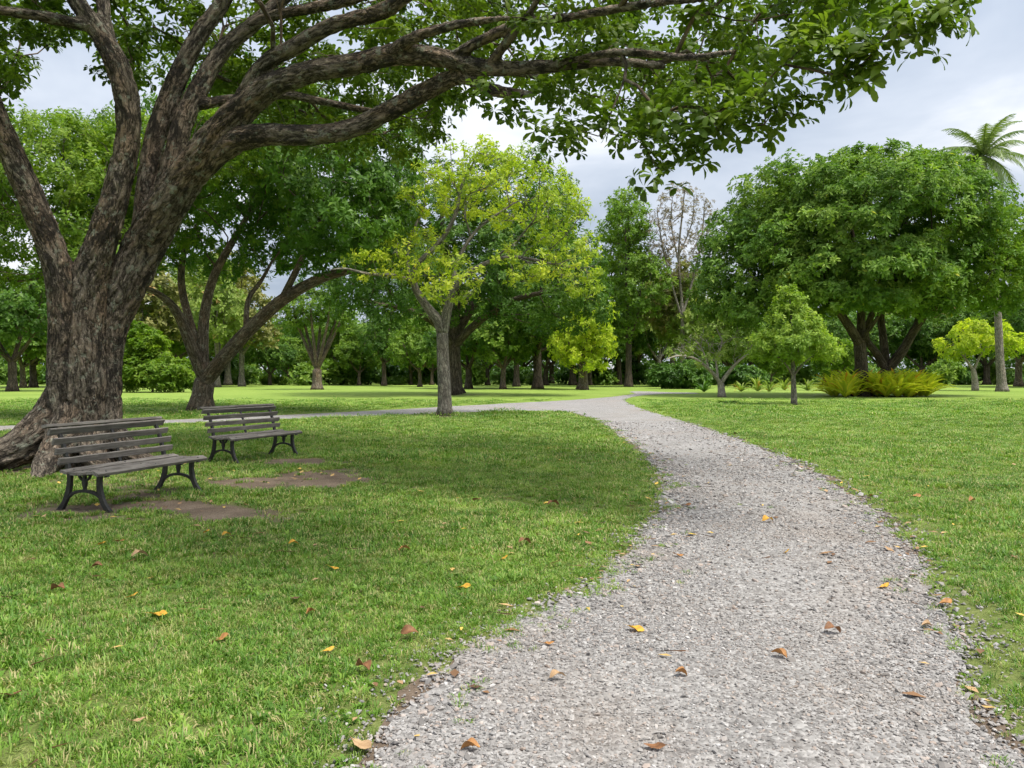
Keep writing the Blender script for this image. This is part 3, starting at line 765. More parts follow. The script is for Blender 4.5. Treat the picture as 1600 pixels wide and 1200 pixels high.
S_ALMOND = [spray(9, 0.140, 0.064, 'big', (0.75, 1.85), 0.03, 0.38, s) for s in (1, 2, 3)]
S_MID = [spray(11, 0.17, 0.072, 'oval', (0.5, 1.8), 0.18, 0.30, s) for s in (11, 12, 13)]
S_LONG = [spray(11, 0.26, 0.085, 'oval', (0.6, 1.9), 0.25, 0.45, s) for s in (21, 22, 23)]
S_DOME = [spray(11, 0.36, 0.15, 'far', (0.5, 1.7), 0.28, 0.32, s) for s in (31, 32, 33)]
S_FAR = [spray(9, 0.48, 0.23, 'far', (0.4, 1.9), 0.38, 0.25, s) for s in (41, 42, 43)]

# ------------------------------------------------------------------ the old almond tree over the benches
def hero_tree():
    rng = np.random.default_rng(101); base = (HERO[0], HERO[1], 0.0); Yb = HERO[1]
    root = empty('almond_tree', base); props(root, 'huge old tree with fluted trunk and spreading limbs behind the benches', 'tree')
    sk = Skel(); s = 0.09
    def px(lst, y0, y1):
        n = len(lst); return [P(q[0], q[1], y0 + (y1 - y0) * i / (n - 1)) for i, q in enumerate(lst)]
    foot = [(128, 731), (130, 690), (131, 640), (131, 590), (130, 540), (130, 490)]
    mid = sk.limb(px(foot + [(138, 440), (158, 385), (182, 310), (203, 225), (203, 165), (188, 108), (160, 55), (122, 0), (90, -90), (80, -170)], 12.3, 11.4),
                  [.70, .56, .47, .44, .43, .42, .36, .29, .25, .225, .22, .21, .19, .17, .13, .09], None, s)
    def side(lst, rad, y0, y1, start=None, hold=0):
        n = len(lst); pts = [P(a, b, y0 + (y1 - y0) * max(0, i - hold) / (n - 1 - hold)) for i, (a, b) in enumerate(lst)]; par = None if start is None else start
        return sk.limb(pts, rad, par, s)
    right = side([(168, 731), (166, 680), (165, 620), (166, 560), (176, 500), (200, 440), (232, 375), (275, 305), (322, 240), (375, 178), (425, 138), (490, 114), (560, 103), (620, 88), (690, 92), (760, 108), (850, 107), (950, 99), (1040, 106)],
                 [.36, .33, .30, .31, .36, .40, .41, .37, .32, .27, .235, .21, .19, .165, .15, .125, .095, .065, .04], 12.35, 9.0, hold=6)
    left = side([(96, 731), (98, 680), (98, 620), (98, 550), (99, 480), (88, 405), (58, 325), (22, 240), (-8, 170), (-40, 80), (-70, -20), (-120, -110)],
                [.34, .31, .29, .28, .27, .26, .24, .225, .21, .19, .15, .1], 12.2, 11.0)
    def off(src, px_pt, lst, rad, y1):
        A_ = np.array([sk.p[i] for i in src]); u_ = 800 + A_[:, 0] / A_[:, 1] * FPX; v_ = HOR - (A_[:, 2] - CAMH) / A_[:, 1] * FPX
        i = src[int(np.argmin((u_ - px_pt[0]) ** 2 + (v_ - px_pt[1]) ** 2))]; y0 = sk.p[i][1]; pts = px([px_pt] + lst, y0, y1); pts[0] = tuple(sk.p[i])
        return sk.limb(pts, rad, i, s)
    off(right, (268, 318), [(320, 262), (362, 226), (410, 213), (480, 213), (548, 204), (620, 170), (690, 131), (725, 122), (765, 142), (835, 150)], [.26, .25, .23, .205, .19, .18, .165, .14, .115, .09, .045], 9.6)
    off(right, (196, 450), [(222, 370), (232, 300), (243, 230), (262, 169), (289, 105), (319, 49), (362, -10), (400, -90)], [.22, .22, .21, .205, .2, .19, .18, .16, .1], 12.9)
    back = off(right, (240, 362), [(272, 260), (290, 190), (319, 131), (356, 75), (412, 30), (470, -25), (520, -100)], [.21, .21, .2, .19, .18, .16, .14, .08], 13.4)
    off(back, (395, 48), [(430, 28), (525, 8), (590, -12), (680, -40)], [.13, .12, .1, .09, .05], 12.2)
    off(right, (372, 181), [(410, 110), (469, 72), (525, 42), (600, 20), (650, -15), (720, -60)], [.17, .165, .155, .14, .12, .1, .06], 9.8)
    off(back, (300, 165), [(431, 150), (487, 157), (562, 172), (620, 180)], [.1, .09, .08, .065, .03], 14.0)
    off(mid, (180, 95), [(168, 40), (163, -10), (158, -110)], [.14, .13, .12, .08], 11.9)
    off(mid, (150, 48), [(70, 28), (0, 18), (-60, 0)], [.1, .09, .075, .04], 10.6)
    off(right, (600, 95), [(650, 60), (720, 40), (800, 30)], [.08, .075, .06, .03], 9.0)
    off(right, (765, 105), [(800, 60), (835, 10), (880, -50)], [.07, .06, .05, .03], 8.8)
    off(right, (700, 92), [(800, 45), (900, 28), (1010, 10), (1100, 2)], [.08, .07, .06, .045, .03], 7.6)
    off(right, (850, 107), [(960, 85), (1070, 92), (1150, 82)], [.06, .05, .04, .025], 7.0)
    # roots
    for lst, rad in (([(-6.95, 12.2, 1.5), (-7.12, 12.1, .95), (-7.38, 11.9, .52), (-7.75, 11.65, .24), (-8.3, 11.45, .1), (-9.1, 11.3, .02), (-9.9, 11.25, -.06)], [.36, .38, .38, .32, .23, .15, .08]),
                     ([(-6.85, 12.1, 1.1), (-6.88, 11.85, .55), (-6.88, 11.5, .26), (-6.78, 11.1, .1), (-6.6, 10.7, -.03)], [.34, .34, .27, .2, .1]),
                     ([(-6.6, 12.0, .55), (-6.3, 11.6, .2), (-5.9, 11.35, .03), (-5.5, 11.2, -.05)], [.28, .2, .12, .07]),
                     ([(-6.4, 12.3, .5), (-5.95, 12.2, .15), (-5.4, 12.2, -.03)], [.28, .18, .08]),
                     ([(-7.0, 12.4, .6), (-7.6, 12.5, .2), (-8.3, 12.7, -.03)], [.28, .2, .1]), ([(-6.7, 12.6, .5), (-6.6, 13.2, .15), (-6.5, 13.8, -.04)], [.28, .18, .08])):
        sk.limb(lst, rad, None, s)
    nfix = len(sk.p)
    # twig ends of the crown, above the leaf line of the photograph
    Lx = [-900, -300, 0, 60, 110, 160, 250, 350, 430, 500, 560, 640, 700, 760, 800, 860, 900, 950, 1000, 1040, 1075, 1100, 1180, 1235, 1262, 1300, 1370, 1440, 1480, 1530, 1650, 1900]
    Ly = [240, 235, 215, 125, 75, 45, 60, 75, 140, 190, 205, 215, 195, 140, 160, 195, 208, 190, 235, 262, 215, 225, 185, 165, 100, 110, 100, 45, 10, -20, -90, -220]
    cen, rad = np.array([-4.2, 11.4, 4.4]), np.array([12.0, 7.6, 6.2])
    q = rng.uniform(-1, 1, (34000, 3)); q = q[np.sum(q * q, 1) < 1] * rad + cen
    q = q[(q[:, 1] > 4.3) & (q[:, 2] > 2.9)]
    ux = 800 + q[:, 0] / q[:, 1] * FPX; uy = HOR - (q[:, 2] - CAMH) / q[:, 1] * FPX
    rag = np.array([mnoise.noise(Vector((a_ / 75, b_ * 0.9, 3.3))) for a_, b_ in zip(ux, q[:, 1])])
    lim = np.interp(ux, Lx, Ly) - 44 + 60 * rag + np.where(q[:, 1] > 12.6, np.interp(ux, [-100, 60, 170, 400, 640, 760], [0, 0, 95, 115, 60, 0]), 0)
    airy = np.array([mnoise.noise(Vector(v_) * 0.85) for v_ in q])
    ok = (uy < lim) & (q[:, 1] > np.interp(ux, [600, 1000, 1200, 1400], [9.3, 8.6, 7.6, 6.8])) & (rng.random(len(q)) < np.where(uy > -70, 1.0, 0.30)) & (airy > np.interp(ux, [500, 900], [-0.20, -0.02]))
    ok &= ~((ux > 55) & (ux < 165) & (uy > 70)); q = q[ok]
    lp = np.array(sk.p[:nfix]); lp = lp[lp[:, 2] > 3.0]; lu = 800 + lp[:, 0] / lp[:, 1] * FPX; lv = HOR - (lp[:, 2] - CAMH) / lp[:, 1] * FPX; hide = np.zeros(len(q), bool)
    inf = (lu > -60) & (lu < 740) & (lv > -40)                # the limbs show: their leaves hang above and behind them
    for a_, b_, c_ in zip(lu[inf][::3], lv[inf][::3], lp[inf][::3, 1]):
        hide |= (np.hypot(ux[ok] - a_, uy[ok] - b_) < 50) & (q[:, 1] < c_ + 0.35)
    uy = uy[ok][~hide]; q = q[~hide]; ok = np.ones(len(q), bool)
    order = np.argsort(-uy[ok] * 0.5 + rng.normal(0, 110, len(q))); q = q[order]
    keep = np.zeros((0, 3))
    for p in q:
        if len(keep) == 0 or np.min(np.sum((keep - p) ** 2, 1)) > 0.37 ** 2:
            keep = np.vstack([keep, p])
            if len(keep) >= 1650: break
    hang = [P(a_, b_, y_) for a_, b_, y_ in ((1040, 268, 7.8), (1012, 238, 8.0), (1088, 232, 7.7), (1062, 205, 7.8), (985, 215, 8.2), (945, 200, 8.4), (905, 205, 8.6), (888, 222, 8.5), (858, 208, 8.8), (1120, 205, 7.5), (1172, 200, 7.3), (1205, 178, 7.2), (1238, 182, 7.1), (1262, 110, 7.0), (1300, 118, 6.9), (1340, 108, 6.8), (1372, 112, 6.7), (1330, 72, 6.8), (1400, 60, 6.6), (1440, 58, 6.5), (1418, 22, 6.6), (1462, 35, 6.5), (1495, 2, 6.4), (1180, 150, 7.4), (1140, 165, 7.5), (1090, 170, 7.7), (800, 165, 9.2), (760, 150, 9.5), (1030, 180, 8.0), (1270, 60, 7.0))]
    ov = np.stack([rng.uniform(-7.5, 1.6, 900), rng.uniform(3.2, 8.2, 900), rng.uniform(5.6, 8.0, 900)], 1)    # the crown reaches on overhead, above the picture
    ov = ov[np.array([mnoise.noise(Vector(v_) * 0.5 + Vector((7, 1, 2))) > -0.08 for v_ in ov])][:170]
    keep = np.vstack([keep, np.array(hang), ov])
    ends = sk.grow(keep, 0.28, rng, alpha=0.30, up=0.05, minz=3.2, jit=0.16)
    sk.fix = [f * (0.76 if f > 0.1 else 0.90) for f in sk.fix]
    sk.radii(0.0065, 2.15)
    ch = sk.chains()
    # thick wood is fused into one skin by a voxel remesh; bark coordinates come from the limb each vertex lies on
    fixc = []
    for c in ch:
        f = [i for i in c if i < nfix]
        if len(f) > 2: fixc.append(f)
    V, Q, T, B = tube_mesh(sk, fixc, 0.0, base, sides=18)
    tmp = bpy.data.objects.new('tmp', fast_mesh('tmp', V, tris=T, quads=Q)); C.objects.link(tmp)
    md = tmp.modifiers.new('r', 'REMESH'); md.mode = 'VOXEL'; md.voxel_size = 0.027; md.adaptivity = 0
    sm = tmp.modifiers.new('s', 'SMOOTH'); sm.iterations = 3; sm.factor = 0.5
    dg = bpy.context.evaluated_depsgraph_get(); ev = tmp.evaluated_get(dg); me = bpy.data.meshes.new_from_object(ev)
    bpy.data.objects.remove(tmp)
    me.name = 'trunk'; me.materials.clear()
    n = len(me.vertices); co = np.zeros(n * 3, np.float32); me.vertices.foreach_get('co', co); co = co.reshape(-1, 3)
    no = np.zeros(n * 3, np.float32); me.vertices.foreach_get('normal', no); no = no.reshape(-1, 3)
    fp = np.array(sk.p[:nfix]) - np.array(base); fr = np.array(sk.r[:nfix]); fd = np.array(sk.dir[:nfix]); fl = np.array(sk.len[:nfix])
    fn = np.zeros_like(fp)
    for i in range(nfix):
        pr = sk.par[i]; v = fn[pr] if pr >= 0 and pr < nfix else np.array([0.96, 0.28, 0.0])
        v = v - fd[i] * (v @ fd[i]); fn[i] = v / (np.linalg.norm(v) + 1e-9)
    fb = np.cross(fd, fn)
    kd = kdtree.KDTree(nfix)
    for i, p in enumerate(fp): kd.insert(p, i)
    kd.balance(); bark = np.zeros((n, 3), np.float32)
    for j in range(n):
        best = min(kd.find_n(co[j], 10), key=lambda h: h[2] / (fr[h[1]] + 0.02)); i = best[1]; d = co[j] - fp[i]
        bark[j] = (d @ fn[i], d @ fb[i], fl[i] + d @ fd[i])
    def dz(b):
        f = mnoise.noise(Vector((b[0] * 12, b[1] * 12, b[2] * 2.6))); g = mnoise.noise(Vector((b[0] * 20, b[1] * 20, b[2] * 5.0 + 9)))
        return (0.5 - min(1, abs(f) * 3.2)) * -0.030 + (0.5 - min(1, abs(g) * 3)) * -0.014 + mnoise.noise(Vector((b[0] * 3.0, b[1] * 3.0, b[2] * 0.8 + 5))) * 0.04
    disp = np.array([dz(b) for b in bark])
    co = co + no * (disp * np.clip(0.25 + np.linalg.norm(bark[:, :2], axis=1) * 2.6, 0.2, 1))[:, None]
    me.vertices.foreach_set('co', co.astype(np.float32).ravel())
    a = me.attributes.new('bark', 'FLOAT_VECTOR', 'POINT'); a.data.foreach_set('vector', bark.ravel())
    me.polygons.foreach_set('use_smooth', np.ones(len(me.polygons), bool)); me.update()
    link('trunk', me, M['bark_hero'], root)
    thin = []
    for c in ch:
        f = [i for i in c if i >= nfix]
        if f:
            k = c.index(f[0]); thin.append(c[max(0, k - 1):])
    tube_obj('branches', sk, thin, M['bark_brown'], root, base)
    e = np.array([sk.p[i] for i in ends])
    pos, dirs = clumps(e, np.array([-5.5, 11.5, 4.0]), 9, 0.34, 0.75, rng, 0.25, 0.75)
    ux = 800 + pos[:, 0] / pos[:, 1] * FPX; uy = HOR - (pos[:, 2] - CAMH) / pos[:, 1] * FPX
    pos = np.concatenate([pos, e]); dirs = np.concatenate([dirs, np.tile([[0, 0, 1.0]], (len(e), 1)) + rng.normal(0, 0.35, e.shape)])
    cr = link('crown', leaf_mesh('crown', pos, dirs, rng.uniform(0.75, 1.2, len(pos)), S_ALMOND, rng, base), M['almond'], root)
    cr['kind'] = 'stuff'
    print('hero', n, len(pos), len(cr.data.polygons))
hero_tree()

# ------------------------------------------------------------------ other trees that stand out
def pl(lst, Y, Y1=None):
    Y1 = Y if Y1 is None else Y1; n = len(lst)
    return [P(a, b, Y + (Y1 - Y) * i / max(1, n - 1)) for i, (a, b) in enumerate(lst)]
def depth(py): return CAMH * FPX / (py - HOR)

# spreading glossy tree behind the far bench
Y2 = 31.5
make_tree('umbrella_tree', 'dark glossy spreading tree with several leaning stems behind the far bench', P(314, HOR + CAMH * FPX / Y2, Y2),
    [(pl([(314, 643), (316, 618), (320, 596)], Y2), [.62, .42, .40]),
     (pl([(318, 600), (300, 545), (278, 490), (252, 462), (215, 445)], Y2, Y2 - 2), [.26, .22, .18, .13, .08]),
     (pl([(320, 598), (317, 540), (322, 480), (338, 425), (372, 365), (392, 330)], Y2, Y2 + 1), [.26, .23, .2, .17, .13, .09]),
     (pl([(322, 598), (345, 565), (385, 520), (440, 470), (500, 436), (555, 420), (600, 400)], Y2, Y2 - 2.5), [.32, .3, .27, .24, .19, .14, .08]),
     (pl([(306, 565), (296, 500), (284, 440), (290, 390), (310, 350)], Y2, Y2 + 2), [.18, .17, .15, .12, .08]),
     (pl([(382, 522), (388, 470), (408, 440), (425, 410)], Y2 - 1, Y2), [.12, .1, .08, .05]),
     (pl([(440, 470), (470, 410), (500, 350)], Y2 - 1.5, Y2 - 2), [.15, .12, .07])],
    px_blobs([(330, 270, 190, 75, 0, 5.5), (520, 275, 115, 80, -1.5, 4.5), (575, 350, 65, 85, -3, 2.6), (225, 350, 85, 70, -1, 3.5), (440, 385, 60, 35, 1.5, 3), (330, 400, 60, 30, 2, 2.5), (400, 190, 150, 60, 1, 4), (590, 260, 75, 80, -1, 3), (520, 370, 60, 45, -2, 2.5), (610, 330, 40, 60, -2, 2)], Y2),
    680, 12, 0.62, S_LONG, M['glossy'], M['bark_brown'], 202, tip_r=0.012, seg=0.45, gap=0.62, flat=0.9, upw=0.25, outward=0.75)

# bright tree seen through the fork of the old tree
Y10 = 25.0
make_tree('broadleaf_tree', 'bright green leafy tree seen through the fork of the old trunk', P(150, HOR + CAMH * FPX / Y10, Y10),
    [(pl([(150, HOR + CAMH * FPX / Y10), (148, 560), (145, 470)], Y10), [.3, .25, .2]), (pl([(146, 480), (100, 420), (70, 350)], Y10), [.15, .12, .07]), (pl([(146, 475), (180, 390), (200, 300)], Y10), [.15, .12, .07])],
    px_blobs([(100, 300, 115, 105, 0, 3.5), (190, 260, 85, 90, 1, 3), (30, 390, 85, 70, 0, 3), (-60, 330, 90, 110, 1, 3), (150, 390, 70, 50, -1, 2), (330, 230, 90, 60, 2, 3), (90, 250, 110, 60, 2, 3), (200, 340, 80, 70, 2, 3)], Y10),
    520, 13, 0.55, S_MID, M['bright'], M['bark_brown'], 303, tip_r=0.01, seg=0.4, gap=0.45, flat=0.7)

# slender tree with yellow-green crown in the middle
Y3 = 28.0
make_tree('slender_tree', 'slender grey tree with loose yellow-green crown beside the path', P(695, HOR + CAMH * FPX / Y3, Y3),
    [(pl([(695, HOR + CAMH * FPX / Y3 + 1), (695, 637), (694, 600), (692, 555), (691, 515)], Y3), [.44, .27, .235, .22, .21]),
     (pl([(691, 520), (684, 500), (664, 475), (648, 446), (652, 415), (690, 375), (712, 335), (722, 290), (740, 255)], Y3, Y3 - 1), [.22, .19, .15, .125, .1, .085, .07, .05, .03]),
     (pl([(692, 520), (698, 490), (706, 459), (722, 436), (760, 411), (805, 402), (860, 412), (905, 420)], Y3, Y3 - 1), [.22, .18, .14, .11, .08, .065, .045, .025]),
     (pl([(650, 442), (610, 430), (575, 428), (540, 420), (515, 422)], Y3 - 0.5, Y3 - 2), [.08, .065, .05, .04, .02]),
     (pl([(706, 459), (715, 410), (745, 360), (800, 320)], Y3, Y3 + 1), [.09, .08, .06, .03]),
     (pl([(664, 475), (640, 430), (640, 380), (665, 320)], Y3, Y3 + 1), [.08, .07, .06, .03])],
    px_blobs([(790, 300, 110, 55, 0, 2.8), (735, 262, 85, 35, 0, 2.2), (870, 345, 62, 50, -0.5, 2.2), (905, 420, 40, 50, -1, 1.6), (830, 405, 60, 40, -1.5, 1.8), (690, 300, 60, 40, 0, 2), (655, 400, 55, 40, 0, 1.8), (710, 440, 55, 35, -1.5, 1.5), (590, 418, 50, 28, -1.5, 1.2)], Y3),
    340, 6, 0.40, S_MID, M['yellowish'], M['bark_grey'], 404, tip_r=0.010, seg=0.35, gap=0.42, flat=0.6, bare=0.22, jit=0.22, scl=(0.7, 1.3))
# green leaves low on it are a tree of their own behind
Y4 = 58.0
make_tree('shade_tree', 'massive dark shade tree directly behind the slender yellow-green tree', P(712, HOR + CAMH * FPX / Y4, Y4),
    [(pl([(712, HOR + CAMH * FPX / Y4), (710, 605), (709, 560), (708, 530)], Y4), [1.1, .62, .52, .5]),
     (pl([(708, 540), (680, 505), (640, 485), (590, 475)], Y4, Y4 - 5), [.34, .28, .22, .12]), (pl([(708, 540), (745, 505), (800, 470), (860, 455)], Y4, Y4 - 4), [.34, .28, .22, .12]),
     (pl([(708, 535), (712, 470), (700, 400), (690, 340)], Y4, Y4 + 1), [.45, .36, .28, .15]), (pl([(710, 530), (760, 440), (800, 360)], Y4, Y4 + 3), [.38, .3, .15])],
    px_blobs([(620, 440, 95, 70, -4, 6), (730, 400, 120, 110, 0, 8), (840, 430, 110, 85, -3, 6), (680, 340, 110, 80, 2, 6), (800, 330, 105, 90, 1, 6), (560, 455, 60, 45, -2, 4), (590, 370, 70, 70, 2, 5), (900, 470, 60, 50, -2, 5)], Y4),
    560, 15, 1.2, S_DOME, M['dark'], M['bark_dark'], 505, tip_r=0.02, seg=1.0, gap=1.15, flat=0.7)

# rounded tree on the right
YR = 54.0
make_tree('round_tree', 'big round dense green tree with dark forked trunks on the right lawn', P(1347, HOR + CAMH * FPX / YR, YR),
    [(pl([(1346, HOR + CAMH * FPX / YR), (1346, 600), (1345, 560), (1342, 530)], YR), [.75, .48, .42, .40]),
     (pl([(1384, 614), (1385, 590), (1386, 572)], YR + 2.5), [.8, .55, .48], True),
     (pl([(1343, 535), (1325, 508), (1300, 478), (1255, 455), (1200, 440)], YR, YR - 3), [.34, .3, .24, .18, .1]),
     (pl([(1343, 535), (1345, 490), (1340, 430), (1330, 360)], YR, YR), [.3, .27, .22, .12]),
     (pl([(1386, 576), (1368, 550), (1352, 525), (1365, 480), (1375, 420)], YR + 2.5, YR + 1), [.3, .27, .24, .2, .1]),
     (pl([(1386, 576), (1380, 530), (1377, 480), (1400, 400), (1420, 330)], YR + 2.5, YR + 4), [.32, .28, .24, .18, .1]),
     (pl([(1388, 576), (1410, 548), (1432, 510), (1460, 480), (1520, 455)], YR + 2.5, YR), [.38, .34, .28, .2, .1]),
     (pl([(1432, 512), (1440, 470), (1455, 400)], YR + 1, YR + 2), [.24, .2, .1]), (pl([(1342, 532), (1365, 505), (1385, 470)], YR, YR - 2), [.16, .13, .08])],
    px_blobs([(1345, 360, 195, 112, 0, 9.5), (1190, 420, 100, 65, -1, 6), (1150, 470, 62, 42, -1, 4), (1490, 410, 100, 75, 0, 6), (1560, 440, 55, 48, 0, 4), (1565, 375, 50, 58, 1, 4), (1395, 300, 105, 55, 1, 6), (1440, 275, 35, 28, 0, 3), (1250, 320, 105, 62, 0, 6), (1340, 430, 150, 48, -4, 5), (1150, 375, 45, 40, 0, 3), (1290, 465, 90, 28, -3, 4), (1450, 462, 80, 25, -2, 4), (1340, 270, 60, 25, 0, 4)], YR),
    900, 19, 1.0, S_DOME, M['dome'], M['bark_dark'], 606, tip_r=0.016, seg=0.8, gap=0.85, flat=0.7, minz=4.0)

# small trees on the right lawn
YS = 38.5
make_tree('young_tree', 'young leafy tree with thin straight trunk in front of the round tree', P(1241, HOR + CAMH * FPX / YS, YS),
    [(pl([(1241, HOR + CAMH * FPX / YS), (1240, 600), (1239, 580), (1238, 540), (1236, 500), (1233, 460)], YS), [.17, .12, .11, .07, .045, .02]),
     (pl([(1240, 590), (1228, 570), (1205, 548)], YS, YS - .6), [.06, .05, .03]), (pl([(1240, 590), (1255, 568), (1280, 548)], YS, YS - .6), [.06, .05, .03]), (pl([(1239, 580), (1245, 560), (1250, 530)], YS, YS + .8), [.05, .04, .02])],
    px_blobs([(1240, 540, 60, 28, 0, 1.9), (1238, 508, 42, 25, 0, 1.4), (1232, 478, 22, 20, 0, .8), (1195, 548, 24, 15, 0, .9), (1288, 548, 24, 16, 0, .9), (1228, 455, 8, 10, 0, .3)], YS),
    230, 10, 0.34, S_MID, M['young'], M['bark_grey'], 707, tip_r=0.007, seg=0.25, gap=0.3, flat=0.6, scl=(0.8, 1.4), minz=1.7)
YB = 52.0
make_tree('bare_tree', 'low sparse tree with pale crooked branches left of the young tree', P(1128, HOR + CAMH * FPX / YB, YB),
    [(pl([(1128, HOR + CAMH * FPX / YB), (1127, 608), (1126, 600)], YB), [.3, .24, .22]),
     (pl([(1126, 602), (1118, 588), (1104, 574), (1085, 560), (1060, 556), (1040, 562)], YB, YB - 1.5), [.15, .13, .11, .085, .06, .03]),
     (pl([(1127, 602), (1136, 585), (1150, 568), (1166, 555), (1182, 548)], YB, YB - 1), [.15, .13, .1, .07, .03]),
     (pl([(1118, 588), (1120, 560), (1128, 535), (1120, 515)], YB, YB + 1), [.09, .08, .06, .03]), (pl([(1104, 574), (1098, 548), (1085, 530)], YB, YB), [.07, .05, .03])],
    px_blobs([(1090, 548, 48, 26, -.5, 2.2), (1140, 535, 45, 28, 0, 2.2), (1115, 525, 40, 22, 1, 2), (1170, 552, 20, 14, 0, 1)], YB),
    120, 5, 0.42, S_MID, M['pale'], M['bark_pale'], 808, tip_r=0.016, seg=0.4, gap=0.4, flat=0.5, bare=0.5, jit=0.3, scl=(0.8, 1.5), minz=1.2)
YY = 74.0
make_tree('yellow_tree', 'small yellow-green tree with pale trunk beside the palm', P(1524, HOR + CAMH * FPX / YY, YY),
    [(pl([(1524, HOR + CAMH * FPX / YY), (1523, 592), (1520, 575)], YY), [.35, .27, .22]), (pl([(1521, 580), (1508, 560), (1495, 545)], YY), [.14, .1, .06]), (pl([(1521, 580), (1532, 555), (1545, 535)], YY), [.14, .1, .06])],
    px_blobs([(1500, 540, 32, 24, 0, 2.2), (1540, 530, 40, 26, 0, 2.5), (1570, 540, 24, 20, 0, 1.6), (1520, 518, 30, 16, 0, 2)], YY),
    90, 10, 0.75, S_DOME, M['lemon'], M['bark_pale'], 909, tip_r=0.018, seg=0.6, gap=0.7)
YV = 79.0
make_tree('weeping_tree', 'drooping lemon-yellow tree at the edge of the dark grove', P(910, HOR + CAMH * FPX / YV, YV),
    [(pl([(910, HOR + CAMH * FPX / YV), (911, 597), (911, 575)], YV), [.75, .5, .42]), (pl([(911, 580), (898, 555), (888, 535)], YV), [.22, .18, .1]), (pl([(911, 580), (925, 550), (934, 515)], YV), [.22, .18, .1]), (pl([(911, 578), (911, 540), (915, 500)], YV), [.2, .15, .08])],
    px_blobs([(905, 520, 34, 32, 0, 3.2), (932, 505, 24, 50, -1, 2.2), (885, 545, 20, 28, -1, 2), (940, 545, 17, 30, -1, 2), (910, 560, 30, 18, -2, 2)], YV),
    150, 10, 0.75, S_DOME, M['lemon'], M['bark_brown'], 1001, tip_r=0.016, seg=0.6, gap=0.7, upw=0.2, flat=1.2)
YW = 80.0
make_tree('vase_tree', 'vase shaped tree with many upright stems on the far left lawn', P(495.5, HOR + CAMH * FPX / YW, YW),
    [(pl([(495.5, HOR + CAMH * FPX / YW), (495.5, 598), (495.5, 575)], YW), [.75, .5, .46])] +
    [(pl([(495.5, 580), (495 + dx * .45, 545), (495 + dx, 500), (495 + dx * 1.15, 470)], YW, YW + dy), [.22, .17, .12, .06]) for dx, dy in ((-32, 0), (-20, 2), (-8, -2), (6, 2), (18, -2), (30, 1), (38, 0))],
    px_blobs([(490, 478, 52, 26, 0, 3.5), (460, 500, 24, 22, 0, 2), (525, 492, 26, 24, 0, 2), (495, 455, 36, 18, 0, 2.5)], YW),
    130, 9, 0.75, S_DOME, M['medium'], M['bark_brown'], 1102, tip_r=0.016, seg=0.6, gap=0.75)
YN = 98.0
make_tree('wispy_tree', 'tall wispy grey-brown nearly leafless tree against the sky left of round tree', P(1066, HOR + CAMH * FPX / YN, YN),
    [(pl([(1066, HOR + CAMH * FPX / YN), (1067, 540), (1066, 500), (1065, 470)], YN), [.4, .28, .24, .2]), (pl([(1066, 500), (1048, 440), (1034, 380), (1026, 330)], YN), [.17, .14, .1, .05]), (pl([(1066, 490), (1084, 430), (1096, 370), (1100, 320)], YN), [.17, .14, .1, .05]),
     (pl([(1065, 475), (1060, 400), (1066, 330), (1070, 290)], YN), [.18, .14, .1, .05]), (pl([(1060, 410), (1048, 350), (1050, 310)], YN), [.1, .07, .04]), (pl([(1064, 400), (1080, 350), (1084, 305)], YN), [.1, .07, .04])],
    px_blobs([(1030, 365, 24, 48, 0, 3.5), (1060, 318, 36, 32, 0, 3.5), (1096, 355, 24, 50, 0, 3.5), (1062, 400, 45, 40, 0, 3), (1020, 420, 15, 25, 0, 2)], YN),
    280, 5, 0.6, S_DOME, M['brown'], M['bark_grey'], 1203, tip_r=0.022, seg=0.9, gap=0.6, flat=0.9, jit=0.3, scl=(0.4, 0.8), minz=9)

